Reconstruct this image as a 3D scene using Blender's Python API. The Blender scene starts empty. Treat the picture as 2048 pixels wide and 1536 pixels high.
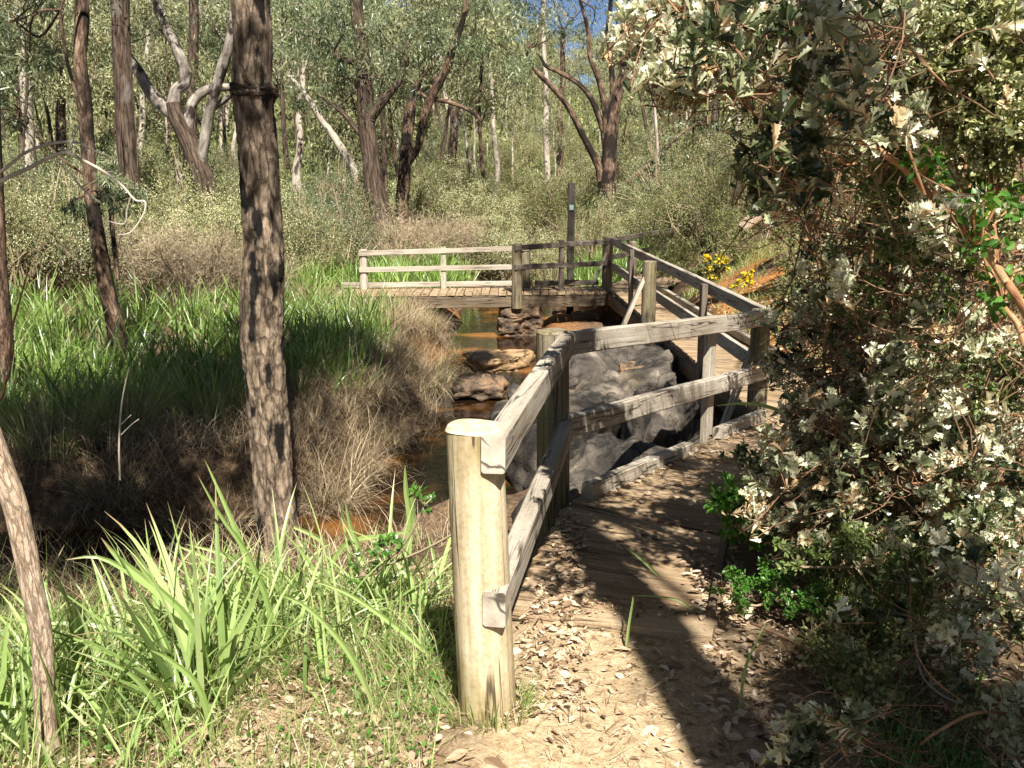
import bpy, math, random
import numpy as np
from mathutils import Vector
C = bpy.context.scene.collection
RS = np.random.RandomState
PI = math.pi
# ------------------------------------------------------------------ camera maths
F = 2000.0
PITCH = math.atan(418.0 / F)
EYE = 1.6
def P(px, py, d):
    """point seen at pixel (px,py) of the 2048x1536 photograph, d metres ahead"""
    x = (px - 1024) / F; v = -(py - 768) / F
    cp, sp = math.cos(PITCH), math.sin(PITCH)
    D = np.array([x, cp + v * sp, -sp + v * cp])
    D = D * (d / D[1])
    return D + np.array([0, 0, EYE])
def PR(w, d):            # width in px -> metres at distance d
    return w * d * 1.02 / F
SUN = np.array([.135, -.63, .766]); SUN /= np.linalg.norm(SUN)
# ------------------------------------------------------------------ noise
def _h(i, j, k):
    n = (i * 374761393 + j * 668265263 + k * 2147483647 + 1013904223) & 0xffffffff
    n = ((n ^ (n >> 13)) * 1274126177) & 0xffffffff
    return ((n ^ (n >> 16)) & 0xffff) / 65535.0
def vnoise(p):
    p = np.asarray(p, dtype=np.float64)
    i = np.floor(p).astype(np.int64); f = p - i; f = f * f * (3 - 2 * f)
    r = 0
    for a in (0, 1):
        for b in (0, 1):
            for c in (0, 1):
                w = (f[..., 0] if a else 1 - f[..., 0]) * (f[..., 1] if b else 1 - f[..., 1]) * (f[..., 2] if c else 1 - f[..., 2])
                r = r + w * _h(i[..., 0] + a, i[..., 1] + b, i[..., 2] + c)
    return r * 2 - 1
def fbm(p, o=4):
    p = np.asarray(p, dtype=np.float64); s = 0; a = .5
    for k in range(o):
        s = s + a * vnoise(p * 2 ** k + 17.3 * k); a *= .5
    return s
def sstep(x):
    x = np.clip(x, 0, 1); return x * x * (3 - 2 * x)
# ------------------------------------------------------------------ mesh builder
class G:
    def __init__(s):
        s.V = []; s.A = []; s.T = []; s.L = []; s.N = []; s.n = 0
    def add(s, V, Fc, a=0.5, t=None):
        V = np.asarray(V, dtype=np.float32).reshape(-1, 3); Fc = np.asarray(Fc, dtype=np.int32)
        n = len(V); s.V.append(V)
        s.A.append(np.full(n, a, np.float32) if np.isscalar(a) else np.asarray(a, np.float32).reshape(-1))
        s.T.append(V.copy() if t is None else np.asarray(t, np.float32).reshape(-1, 3))
        s.L.append((Fc + s.n).reshape(-1)); s.N.append(np.full(len(Fc), Fc.shape[1], np.int32)); s.n += n
    def mesh(s, name, smooth=False):
        V = np.concatenate(s.V); L = np.concatenate(s.L); N = np.concatenate(s.N)
        me = bpy.data.meshes.new(name)
        me.vertices.add(len(V)); me.vertices.foreach_set('co', V.reshape(-1))
        me.loops.add(len(L)); me.loops.foreach_set('vertex_index', L)
        me.polygons.add(len(N)); st = np.zeros(len(N), np.int32); st[1:] = np.cumsum(N)[:-1]
        me.polygons.foreach_set('loop_start', st)
        me.update(calc_edges=True)
        a = me.attributes.new('v', 'FLOAT', 'POINT'); a.data.foreach_set('value', np.concatenate(s.A))
        t = me.attributes.new('tc', 'FLOAT_VECTOR', 'POINT'); t.data.foreach_set('vector', np.concatenate(s.T).reshape(-1))
        me.polygons.foreach_set('use_smooth', np.full(len(N), smooth, dtype=bool))
        return me
    def build(s, name, mat, parent=None, smooth=False):
        me = s.mesh(name, smooth); me.materials.append(mat)
        o = bpy.data.objects.new(name, me); C.objects.link(o)
        if parent is not None: o.parent = parent
        return o
def tag(o, label=None, cat=None, group=None, kind=None):
    if label: o['label'] = label
    if cat: o['category'] = cat
    if group: o['group'] = group
    if kind: o['kind'] = kind
    return o
def thing(name, label, cat, group=None, loc=(0, 0, 0)):
    o = bpy.data.objects.new(name, None); C.objects.link(o); o.location = loc
    o.empty_display_size = .1
    return tag(o, label, cat, group)
def children_of(r): return [c for c in list(bpy.data.objects) if c.parent == r]
def dup(root, kids, loc, rz, sc, label, group):
    r = root.copy(); C.objects.link(r); r.location = loc; r.rotation_euler = (0, 0, rz); r.scale = (sc[0], sc[0], sc[1])
    r['label'] = label; r['group'] = group
    for ch in kids:
        c = ch.copy(); C.objects.link(c); c.parent = r
    return r
def nrm(a):
    return a / np.maximum(np.linalg.norm(a, axis=-1, keepdims=True), 1e-9)
def resample(pts, rad, n):
    pts = np.asarray(pts, float); rad = np.asarray(rad, float)
    # catmull-rom through control points
    m = len(pts); k = np.linspace(0, m - 1, n); i = np.minimum(k.astype(int), m - 2); f = (k - i)[:, None]
    g = lambda j: pts[np.clip(j, 0, m - 1)]
    p0, p1, p2, p3 = g(i - 1), g(i), g(i + 1), g(i + 2)
    q = .5 * (2 * p1 + (p2 - p0) * f + (2 * p0 - 5 * p1 + 4 * p2 - p3) * f ** 2 + (3 * p1 - p0 - 3 * p2 + p3) * f ** 3)
    return q, np.interp(k, np.arange(m), rad)
def tube(g, pts, rad, ns=8, n=None, rough=0.0, rf=8.0, fine=0.0, a=.5, cap=False, seed=0, stretch=.35):
    pts = np.asarray(pts, float)
    if n is None: n = max(len(pts) * 3, 4)
    q, r = resample(pts, np.broadcast_to(rad, (len(pts),)), n)
    t = nrm(np.gradient(q, axis=0))
    ref = np.array([0.0, 1.0, 0.0]) if abs(t[0][1]) < .9 else np.array([1.0, 0, 0])
    u = nrm(np.cross(t, ref)); w = np.cross(t, u)
    ang = np.linspace(0, 2 * PI, ns + 1)
    ring = u[:, None] * np.cos(ang)[None, :, None] + w[:, None] * np.sin(ang)[None, :, None]
    ln = np.concatenate([[0], np.cumsum(np.linalg.norm(np.diff(q, axis=0), axis=1))])
    rr = r[:, None] * np.ones(ns + 1)[None]
    if rough:
        sp = q[:, None] + ring * r[:, None, None]; sp = sp * np.array([1, 1, stretch])
        rr = rr * (1 + rough * fbm(sp * rf + seed, 4) * 2)
        if fine: rr = rr * (1 - fine * np.clip(fbm(sp * 34 + seed, 3) * 3, -.3, 1)) 
    V = q[:, None] + ring * rr[..., None]
    T = np.stack([np.broadcast_to(np.cos(ang) * r[:, None], rr.shape), np.broadcast_to(np.sin(ang) * r[:, None], rr.shape), np.broadcast_to(ln[:, None], rr.shape)], -1) + seed
    I = np.arange(n * (ns + 1)).reshape(n, ns + 1)
    Fc = np.stack([I[:-1, :-1], I[:-1, 1:], I[1:, 1:], I[1:, :-1]], -1).reshape(-1, 4)
    g.add(V, Fc, a, T)
    if cap:
        for e in (0, -1):
            ringv = V[e, :-1]; c = ringv.mean(0)
            VV = np.vstack([c[None], ringv]); k = np.arange(ns)
            FF = np.stack([np.zeros(ns, int), 1 + k, 1 + (k + 1) % ns], -1)
            if e == 0: FF = FF[:, ::-1]
            tt = VV - c + 5
            g.add(VV, FF, a, tt)
    return q, r
def board(g, p0, p1, w, h, up=(0, 0, 1), seed=0, a=.5, warp=.003):
    """a sawn board from p0 to p1, w across, h along up, chamfered and slightly warped"""
    p0 = np.asarray(p0, float); p1 = np.asarray(p1, float); L = np.linalg.norm(p1 - p0)
    t = (p1 - p0) / L; up = np.asarray(up, float); s = nrm(np.cross(t, up)); u = np.cross(s, t)
    n = max(4, int(L / .12)); k = np.linspace(0, 1, n)
    c = min(w, h) * .09
    prof = np.array([[-w/2+c, -h/2], [w/2-c, -h/2], [w/2, -h/2+c], [w/2, h/2-c], [w/2-c, h/2], [-w/2+c, h/2], [-w/2, h/2-c], [-w/2, -h/2+c]])
    q = p0 + (p1 - p0) * k[:, None]
    q = q + s * (warp * vnoise(np.stack([k * L * 2, k * 0 + seed, k * 0], -1))[:, None]) + u * (warp * vnoise(np.stack([k * L * 2, k * 0 + seed + 9.5, k * 0], -1))[:, None])
    m = len(prof)
    V = q[:, None] + prof[None, :, :1] * s + prof[None, :, 1:] * u
    V = V + .0016 * vnoise(V * 40 + seed)[..., None]
    T = np.stack([np.broadcast_to(prof[None, :, 0], (n, m)), np.broadcast_to(prof[None, :, 1], (n, m)), np.broadcast_to((k * L)[:, None], (n, m))], -1) + seed * 3.7
    I = np.arange(n * m).reshape(n, m); J = np.roll(I, -1, 1)
    Fc = np.stack([I[:-1], J[:-1], J[1:], I[1:]], -1).reshape(-1, 4)
    g.add(V, Fc, a, T)
    g.add(V[0], np.arange(m)[None, ::-1], a, T[0] * .25 + 2); g.add(V[-1], np.arange(m)[None], a, T[-1] * .25 + 2)
M_RINGS = None
# leaf templates: x across, y along, z out
def _tmpl(outline, fold):
    o = np.array(outline, float)       # half outline (x>=0) from base to tip
    k = len(o); V = []
    for x, y in o: V.append((-x, y, fold * x))
    for x, y in o: V.append((0, y, 0))
    for x, y in o: V.append((x, y, fold * x))
    V = np.array(V); V[:, 2] -= .25 * V[:, 1] ** 2
    Fc = []
    for i in range(k - 1):
        Fc.append((i, k + i, k + i + 1, i + 1)); Fc.append((k + i, 2 * k + i, 2 * k + i + 1, k + i + 1))
    return V, np.array(Fc)
LENS = (np.array([(0, 0, 0), (-.5, .45, .1), (0, 1, -.15), (.5, .45, .1)]), np.array([(0, 3, 2, 1)]))
OVAL = _tmpl([(.03, 0), (.38, .25), (.5, .5), (.33, .8), (0, 1)], .35)
OAK = _tmpl([(.05, 0), (.14, .22), (.3, .42), (.2, .5), (.46, .68), (.26, .74), (.5, .95), (.16, .9), (0, 1.03)], .5)
TRI = (np.array([(-.5, 0, 0), (.5, 0, 0), (0, 1, 0)]), np.array([(0, 1, 2)]))
def leaves(g, c, d, L, W, rng, tmpl=LENS, a=None, nn=None):
    n = len(c); d = nrm(d)
    if nn is None: nn = rng.normal(size=(n, 3))
    b = nrm(np.cross(d, nn)); nr = np.cross(b, d)
    T, Fc = tmpl; k = len(T)
    L = np.broadcast_to(L, (n,)); W = np.broadcast_to(W, (n,))
    V = c[:, None] + T[None, :, 0:1] * (W[:, None, None] * b[:, None]) + T[None, :, 1:2] * (L[:, None, None] * d[:, None]) + T[None, :, 2:3] * (W[:, None, None] * nr[:, None])
    FF = (Fc[None] + (np.arange(n) * k)[:, None, None]).reshape(-1, Fc.shape[1])
    if a is None: a = rng.rand(n)
    g.add(V, FF, np.repeat(a, k))
def blades(g, base, az, lean, L, W, rng, droop=.5, a=None, ns=5, keel=.25):
    """grass / iris blades: base (n,3), az azimuth of lean, lean 0..1, L length, W width"""
    n = len(base); s = np.linspace(0, 1, ns + 1)
    L = np.broadcast_to(L, (n,)); W = np.broadcast_to(W, (n,)); droop = np.broadcast_to(droop, (n,)); lean = np.broadcast_to(lean, (n,))
    th0 = lean; th = th0[:, None] + droop[:, None] * s[None] ** 1.5 * 1.6     # angle from vertical
    ds = L[:, None] / ns
    hx = np.cumsum(np.sin(th) * ds, 1) - np.sin(th) * ds; hz = np.cumsum(np.cos(th) * ds, 1) - np.cos(th) * ds
    dirx = np.stack([np.cos(az), np.sin(az), 0 * az], -1)
    q = base[:, None] + hx[..., None] * dirx[:, None] + hz[..., None] * np.array([0, 0, 1.0])
    tw = rng.uniform(-.9, .9, n); side0 = np.stack([-np.sin(az), np.cos(az), 0 * az], -1)
    side = nrm(side0 * np.cos(tw)[:, None] + dirx * np.sin(tw)[:, None])
    prof = np.minimum(1, .55 + s * 1.6) * (1 - s ** 2.2) + .02
    w = (W[:, None] * prof[None])[..., None] * side[:, None] * .5
    up = np.stack([-np.cos(th)[..., None] * dirx[:, None, :] * 1.0], 0)[0] * 0
    mid = q + up; mid[..., 2] -= keel * W[:, None] * prof[None]
    V = np.stack([q - w, mid, q + w], 2)            # n, ns+1, 3, 3
    I = np.arange(n * (ns + 1) * 3).reshape(n, ns + 1, 3)
    f1 = np.stack([I[:, :-1, 0], I[:, :-1, 1], I[:, 1:, 1], I[:, 1:, 0]], -1).reshape(-1, 4)
    f2 = np.stack([I[:, :-1, 1], I[:, :-1, 2], I[:, 1:, 2], I[:, 1:, 1]], -1).reshape(-1, 4)
    if a is None: a = rng.rand(n)
    T = np.broadcast_to(np.stack([s, s, s], -1)[None, :, None], V.shape)
    g.add(V, np.vstack([f1, f2]), np.repeat(a, (ns + 1) * 3), T)
def thinblades(g, base, az, lean, L, W, rng, droop=.5, a=None, ns=3):
    n = len(base); s = np.linspace(0, 1, ns + 1)
    th = lean[:, None] + np.broadcast_to(droop, (n,))[:, None] * s[None] ** 1.3 * 1.8
    ds = np.broadcast_to(L, (n,))[:, None] / ns
    hx = np.cumsum(np.sin(th) * ds, 1) - np.sin(th) * ds; hz = np.cumsum(np.cos(th) * ds, 1) - np.cos(th) * ds
    dirx = np.stack([np.cos(az), np.sin(az), 0 * az], -1)
    q = base[:, None] + hx[..., None] * dirx[:, None] + hz[..., None] * np.array([0, 0, 1.0])
    tw = rng.uniform(-1.2, 1.2, n); side = np.stack([np.cos(az + PI / 2 + tw), np.sin(az + PI / 2 + tw), 0 * az], -1)
    w = (np.broadcast_to(W, (n,))[:, None] * (1 - .9 * s[None]))[..., None] * side[:, None] * .5
    V = np.stack([q - w, q + w], 2)
    I = np.arange(n * (ns + 1) * 2).reshape(n, ns + 1, 2)
    f = np.stack([I[:, :-1, 0], I[:, :-1, 1], I[:, 1:, 1], I[:, 1:, 0]], -1).reshape(-1, 4)
    if a is None: a = rng.rand(n)
    g.add(V, f, np.repeat(a, (ns + 1) * 2))
# ------------------------------------------------------------------ materials
def newmat(name):
    m = bpy.data.materials.new(name); m.use_nodes = True
    nt = m.node_tree; nt.nodes.clear()
    o = nt.nodes.new('ShaderNodeOutputMaterial')
    return m, nt, o
def N(nt, t, **kw):
    n = nt.nodes.new(t)
    for k, v in kw.items():
        if k.startswith('i_'):
            n.inputs[k[2:].replace('_', ' ')].default_value = v
        else: setattr(n, k, v)
    return n
def ramp(nt, cols, fac):
    r = nt.nodes.new('ShaderNodeValToRGB'); e = r.color_ramp.elements
    while len(e) > 1: e.remove(e[-1])
    e[0].position = cols[0][0]; e[0].color = (*cols[0][1], 1)
    for p, c in cols[1:]:
        x = e.new(p); x.color = (*c, 1)
    nt.links.new(fac, r.inputs[0]); return r
def even(cols): return [(i / max(1, len(cols) - 1), c) for i, c in enumerate(cols)]
def leafmat(name, cols, trans=.3, rough=.45, spec=.5, jitter=.25, tip=None):
    m, nt, o = newmat(name); lk = nt.links.new
    at = N(nt, 'ShaderNodeAttribute', attribute_name='v')
    r = ramp(nt, even(cols), at.outputs['Fac'])
    oi = N(nt, 'ShaderNodeObjectInfo')
    mr = N(nt, 'ShaderNodeMapRange'); mr.inputs['To Min'].default_value = 1 - jitter; mr.inputs['To Max'].default_value = 1 + jitter
    lk(oi.outputs['Random'], mr.inputs['Value'])
    hs = N(nt, 'ShaderNodeHueSaturation'); lk(mr.outputs[0], hs.inputs['Value']); lk(r.outputs[0], hs.inputs['Color'])
    if tip:
        a2 = N(nt, 'ShaderNodeAttribute', attribute_name='tc'); sp_ = N(nt, 'ShaderNodeSeparateXYZ'); lk(a2.outputs['Vector'], sp_.inputs[0])
        ns_ = N(nt, 'ShaderNodeTexNoise'); ns_.inputs['Scale'].default_value = 7; ns_.inputs['Detail'].default_value = 3; g_ = N(nt, 'ShaderNodeTexCoord'); lk(g_.outputs['Object'], ns_.inputs['Vector'])
        ad_ = N(nt, 'ShaderNodeMath', operation='MULTIPLY_ADD'); ad_.inputs[1].default_value = .5; lk(ns_.outputs['Fac'], ad_.inputs[0]); lk(sp_.outputs[0], ad_.inputs[2])
        rp_ = ramp(nt, [(0, (1, 1, 1)), (.26, (0, 0, 0)), (.97, (0, 0, 0)), (.99, (0, 0, 0))], sp_.outputs[0]); rt_ = ramp(nt, [(.0, (0, 0, 0)), (.55, (0, 0, 0)), (.62, (1, 1, 1))], ad_.outputs[0])
        hf_ = N(nt, 'ShaderNodeMath', operation='MULTIPLY'); hf_.inputs[1].default_value = .5; lk(ad_.outputs[0], hf_.inputs[0]); lk(hf_.outputs[0], rt_.inputs[0])
        mt_ = N(nt, 'ShaderNodeMixRGB'); lk(rt_.outputs[0], mt_.inputs[0]); lk(hs.outputs[0], mt_.inputs[1]); mt_.inputs[2].default_value = (*tip, 1)
        mb_ = N(nt, 'ShaderNodeMixRGB'); lk(rp_.outputs[0], mb_.inputs[0]); lk(mt_.outputs[0], mb_.inputs[1]); mb_.inputs[2].default_value = (.3, .3, .14, 1)
        class _O: pass
        hs = mb_
    b = N(nt, 'ShaderNodeBsdfPrincipled'); lk(hs.outputs[0], b.inputs['Base Color'])
    b.inputs['Roughness'].default_value = rough; b.inputs['Specular IOR Level'].default_value = spec
    if trans > 0:
        t = N(nt, 'ShaderNodeBsdfTranslucent'); hs2 = N(nt, 'ShaderNodeHueSaturation'); hs2.inputs['Hue'].default_value = .485; hs2.inputs['Saturation'].default_value = 1.15; hs2.inputs['Value'].default_value = 1.4
        lk(hs.outputs[0], hs2.inputs['Color']); lk(hs2.outputs[0], t.inputs['Color'])
        mx = N(nt, 'ShaderNodeMixShader'); mx.inputs[0].default_value = trans
        lk(b.outputs[0], mx.inputs[1]); lk(t.outputs[0], mx.inputs[2]); lk(mx.outputs[0], o.inputs[0])
    else: lk(b.outputs[0], o.inputs[0])
    return m
def barkmat(name, dark, mid, light, scale=9.0, bump=.6, patch=None, stretch=.22, patchlo=.52, patchhi=.6, cracks=True, vs=2.4, pscale=(1.3, 1.3, .55), crk=.8):
    m, nt, o = newmat(name); lk = nt.links.new
    at = N(nt, 'ShaderNodeAttribute', attribute_name='tc')
    mp = N(nt, 'ShaderNodeMapping'); mp.inputs['Scale'].default_value = (scale, scale, scale * stretch); lk(at.outputs['Vector'], mp.inputs['Vector'])
    n1 = N(nt, 'ShaderNodeTexNoise'); n1.inputs['Scale'].default_value = 1.6; n1.inputs['Detail'].default_value = 9; n1.inputs['Roughness'].default_value = .68; lk(mp.outputs[0], n1.inputs['Vector'])
    v = N(nt, 'ShaderNodeTexVoronoi'); v.feature = 'DISTANCE_TO_EDGE'; v.inputs['Scale'].default_value = vs
    wv = N(nt, 'ShaderNodeMixRGB'); wv.inputs[0].default_value = .55; lk(mp.outputs[0], wv.inputs[1]); lk(n1.outputs['Color'], wv.inputs[2]); lk(wv.outputs[0], v.inputs['Vector'])
    r = ramp(nt, [(.3, dark), (.47, mid), (.66, light)], n1.outputs['Fac'])
    cr = ramp(nt, [(0, (.12, .1, .09)), (.035, (.6, .55, .5)), (.09, (1, 1, 1))], v.outputs['Distance'])
    mul = N(nt, 'ShaderNodeMixRGB', blend_type='MULTIPLY'); mul.inputs[0].default_value = crk if cracks else .25
    lk(r.outputs[0], mul.inputs[1]); lk(cr.outputs[0], mul.inputs[2]); col = mul.outputs[0]
    if patch:
        n2 = N(nt, 'ShaderNodeTexNoise'); n2.inputs['Scale'].default_value = 2.6; n2.inputs['Detail'].default_value = 6
        mp2 = N(nt, 'ShaderNodeMapping'); mp2.inputs['Scale'].default_value = pscale; lk(at.outputs['Vector'], mp2.inputs['Vector']); lk(mp2.outputs[0], n2.inputs['Vector'])
        r2 = ramp(nt, [(patchlo, (0, 0, 0)), (patchhi, (1, 1, 1))], n2.outputs['Fac'])
        mx = N(nt, 'ShaderNodeMixRGB'); lk(r2.outputs[0], mx.inputs[0]); lk(col, mx.inputs[1]); mx.inputs[2].default_value = (*patch, 1); col = mx.outputs[0]
    b = N(nt, 'ShaderNodeBsdfPrincipled'); lk(col, b.inputs['Base Color']); b.inputs['Roughness'].default_value = .85; b.inputs['Specular IOR Level'].default_value = .2
    ad = N(nt, 'ShaderNodeMath', operation='ADD'); mn = N(nt, 'ShaderNodeMath', operation='MINIMUM'); mn.inputs[1].default_value = .12
    lk(v.outputs['Distance'], mn.inputs[0]); ml = N(nt, 'ShaderNodeMath', operation='MULTIPLY'); ml.inputs[1].default_value = 3.5 if cracks else .8; lk(mn.outputs[0], ml.inputs[0]); lk(ml.outputs[0], ad.inputs[0]); lk(n1.outputs['Fac'], ad.inputs[1])
    bp = N(nt, 'ShaderNodeBump'); bp.inputs['Strength'].default_value = bump; bp.inputs['Distance'].default_value = .02
    lk(ad.outputs[0], bp.inputs['Height']); lk(bp.outputs[0], b.inputs['Normal']); lk(b.outputs[0], o.inputs[0])
    return m
def woodmat(name, c0, c1, c2, crack=.35, grain=55, tint=None):
    m, nt, o = newmat(name); lk = nt.links.new
    at = N(nt, 'ShaderNodeAttribute', attribute_name='tc')
    def noise(sx, sz, sc, det=5, rough=.6, dist=0):
        mp = N(nt, 'ShaderNodeMapping'); mp.inputs['Scale'].default_value = (sx, sx, sz); lk(at.outputs['Vector'], mp.inputs['Vector'])
        n = N(nt, 'ShaderNodeTexNoise'); n.inputs['Scale'].default_value = sc; n.inputs['Detail'].default_value = det; n.inputs['Roughness'].default_value = rough; n.inputs['Distortion'].default_value = dist
        lk(mp.outputs[0], n.inputs['Vector']); return n
    g1 = noise(grain, 2.2, 1.0); g2 = noise(5, 1.6, 1.0, 6); g3 = noise(20, .8, 1.0, 3, .5, .4)
    g4 = noise(60, 60, 1.0, 3)
    ad = N(nt, 'ShaderNodeMath', operation='MULTIPLY_ADD'); ad.inputs[1].default_value = .5; lk(g1.outputs['Fac'], ad.inputs[0]); m2 = N(nt, 'ShaderNodeMath', operation='MULTIPLY'); m2.inputs[1].default_value = .5; lk(g2.outputs['Fac'], m2.inputs[0]); lk(m2.outputs[0], ad.inputs[2])
    r = ramp(nt, [(.34, c0), (.5, c1), (.64, c2)], ad.outputs[0])
    ck0 = ramp(nt, [(0, (1, 1, 1)), (.478, (1, 1, 1)), (.494, (.07, .05, .035)), (.506, (.07, .05, .035)), (.522, (1, 1, 1))], g3.outputs['Fac'])
    gm = noise(7, 1.3, 1.0, 2); km = ramp(nt, [(.43, (0, 0, 0)), (.5, (1, 1, 1))], gm.outputs['Fac'])
    ck = N(nt, 'ShaderNodeMixRGB'); lk(km.outputs[0], ck.inputs[0]); ck.inputs[1].default_value = (1, 1, 1, 1); lk(ck0.outputs[0], ck.inputs[2])
    mul = N(nt, 'ShaderNodeMixRGB', blend_type='MULTIPLY'); mul.inputs[0].default_value = .85; lk(r.outputs[0], mul.inputs[1]); lk(ck.outputs[0], mul.inputs[2])
    col = mul.outputs[0]
    sp = ramp(nt, [(.38, (.72, .7, .66)), (.5, (1, 1, 1))], g4.outputs['Fac'])
    mu2 = N(nt, 'ShaderNodeMixRGB', blend_type='MULTIPLY'); mu2.inputs[0].default_value = .6; lk(col, mu2.inputs[1]); lk(sp.outputs[0], mu2.inputs[2]); col = mu2.outputs[0]
    if tint:
        g5 = noise(3, 1.1, 1.0, 4); r5 = ramp(nt, [(.5, (0, 0, 0)), (.62, (1, 1, 1))], g5.outputs['Fac'])
        mx = N(nt, 'ShaderNodeMixRGB', blend_type='MULTIPLY'); lk(r5.outputs[0], mx.inputs[0]); lk(col, mx.inputs[1]); mx.inputs[2].default_value = (*tint, 1); col = mx.outputs[0]
    b = N(nt, 'ShaderNodeBsdfPrincipled'); lk(col, b.inputs['Base Color']); b.inputs['Roughness'].default_value = .75; b.inputs['Specular IOR Level'].default_value = .25
    h = N(nt, 'ShaderNodeMath', operation='MULTIPLY'); lk(g1.outputs['Fac'], h.inputs[0]); lk(ck.outputs[0], h.inputs[1])
    bp = N(nt, 'ShaderNodeBump'); bp.inputs['Strength'].default_value = .45; bp.inputs['Distance'].default_value = .006; lk(h.outputs[0], bp.inputs['Height']); lk(bp.outputs[0], b.inputs['Normal'])
    lk(b.outputs[0], o.inputs[0]); return m
def rockmat(name, cols, scale=3, bump=.5, speck=True):
    m, nt, o = newmat(name); lk = nt.links.new
    tc = N(nt, 'ShaderNodeTexCoord')
    n1 = N(nt, 'ShaderNodeTexNoise'); n1.inputs['Scale'].default_value = scale; n1.inputs['Detail'].default_value = 10; n1.inputs['Roughness'].default_value = .65; lk(tc.outputs['Object'], n1.inputs['Vector'])
    n2 = N(nt, 'ShaderNodeTexNoise'); n2.inputs['Scale'].default_value = 90; n2.inputs['Detail'].default_value = 3; lk(tc.outputs['Object'], n2.inputs['Vector'])
    r = ramp(nt, [(.32 + .36 * p, c) for p, c in even(cols)], n1.outputs['Fac'])
    s = ramp(nt, [(.36, (.55, .55, .55)), (.5, (1, 1, 1)), (.7, (1.0, 1.0, 1.0))], n2.outputs['Fac'])
    mul = N(nt, 'ShaderNodeMixRGB', blend_type='MULTIPLY'); mul.inputs[0].default_value = .7 if speck else .2; lk(r.outputs[0], mul.inputs[1]); lk(s.outputs[0], mul.inputs[2])
    n3 = N(nt, 'ShaderNodeTexNoise'); n3.inputs['Scale'].default_value = 1.3; n3.inputs['Detail'].default_value = 6; n3.inputs['Distortion'].default_value = .6; lk(tc.outputs['Object'], n3.inputs['Vector'])
    ck = ramp(nt, [(0, (1, 1, 1)), (.485, (1, 1, 1)), (.5, (.12, .1, .08)), (.515, (1, 1, 1)), (.6, (1, 1, 1)), (.68, (.5, .47, .33))], n3.outputs['Fac'])
    mu3 = N(nt, 'ShaderNodeMixRGB', blend_type='MULTIPLY'); mu3.inputs[0].default_value = .9; lk(mul.outputs[0], mu3.inputs[1]); lk(ck.outputs[0], mu3.inputs[2]); mul = mu3
    b = N(nt, 'ShaderNodeBsdfPrincipled'); lk(mul.outputs[0], b.inputs['Base Color']); b.inputs['Roughness'].default_value = .7
    ad = N(nt, 'ShaderNodeMath', operation='MULTIPLY_ADD'); ad.inputs[1].default_value = .15; lk(n2.outputs['Fac'], ad.inputs[0]); lk(n1.outputs['Fac'], ad.inputs[2])
    bp = N(nt, 'ShaderNodeBump'); bp.inputs['Strength'].default_value = bump; bp.inputs['Distance'].default_value = .09; lk(ad.outputs[0], bp.inputs['Height']); lk(bp.outputs[0], b.inputs['Normal'])
    lk(b.outputs[0], o.inputs[0]); return m
M = {}
M['bark_main'] = barkmat('rough_brown_bark', (.065, .045, .03), (.22, .163, .112), (.41, .315, .225), 20, 1.0, patch=(.014, .011, .009), stretch=.3, patchlo=.53, patchhi=.57, vs=2.2, pscale=(2.4, 2.4, .9), crk=.6)
M['bark_dark'] = barkmat('dark_stringy_bark', (.022, .016, .012), (.07, .048, .034), (.17, .122, .086), 12, .8, stretch=.12, patch=(.16, .135, .11), patchlo=.6, patchhi=.7, pscale=(1, 1, .5))
M['bark_grey'] = barkmat('grey_limb_bark', (.07, .055, .045), (.2, .17, .14), (.42, .37, .31), 6, .4, stretch=.3, cracks=False, patch=(.03, .022, .018), patchlo=.54, patchhi=.62, pscale=(1.5, 1.5, 1.1))
M['bark_red'] = barkmat('reddish_marri_bark', (.05, .03, .02), (.15, .092, .06), (.31, .22, .155), 14, .9, patch=(.022, .016, .012), stretch=.22, patchlo=.46, patchhi=.56, pscale=(1.6, 1.6, .8), vs=3)
M['bark_pale'] = barkmat('smooth_pale_bark', (.2, .16, .12), (.38, .32, .25), (.52, .46, .38), 4, .25, patch=(.06, .045, .035), stretch=.4, patchlo=.58, patchhi=.63, cracks=False)
M['bark_tan'] = barkmat('tan_fissured_bark', (.24, .16, .10), (.5, .37, .26), (.66, .53, .4), 60, .8, stretch=.2, vs=2.6, crk=.45)
M['twig'] = barkmat('grey_dead_twig', (.3, .26, .2), (.48, .42, .34), (.6, .54, .46), 14, .2, cracks=False)
M['stem_thin'] = barkmat('thin_brown_twig', (.08, .045, .025), (.2, .115, .065), (.34, .22, .13), 14, .2, cracks=False)
M['stem'] = barkmat('orange_brown_branch', (.16, .07, .03), (.38, .2, .095), (.58, .38, .21), 14, .4, stretch=.3, cracks=False)
M['brush'] = leafmat('dry_brush_twigs', [(.15, .11, .065), (.3, .235, .15), (.46, .385, .26)], 0, .8, .1)
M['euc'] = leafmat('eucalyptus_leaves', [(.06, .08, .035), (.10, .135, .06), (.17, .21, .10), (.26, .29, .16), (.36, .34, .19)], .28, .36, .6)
M['euc_far'] = leafmat('distant_eucalyptus_leaves', [(.09, .10, .045), (.19, .2, .095), (.33, .33, .17), (.48, .46, .27)], .28, .5, .4)  # pale colours stand in for haze and sun glint on far crowns
M['shrub'] = leafmat('shrub_leaves', [(.055, .07, .025), (.125, .145, .05), (.24, .25, .095), (.36, .36, .16)], .28, .5, .35)
M['cream'] = leafmat('cream_blossom', [(.42, .43, .2), (.6, .59, .34), (.78, .75, .52)], .2, .7, .1, .12)
M['white'] = leafmat('white_blossom', [(.6, .58, .45), (.78, .76, .64)], .2, .7, .1, .1)
M['yellow'] = leafmat('yellow_blossom', [(.75, .5, .01), (.85, .65, .02)], .2, .6, .1, .1)
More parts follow.
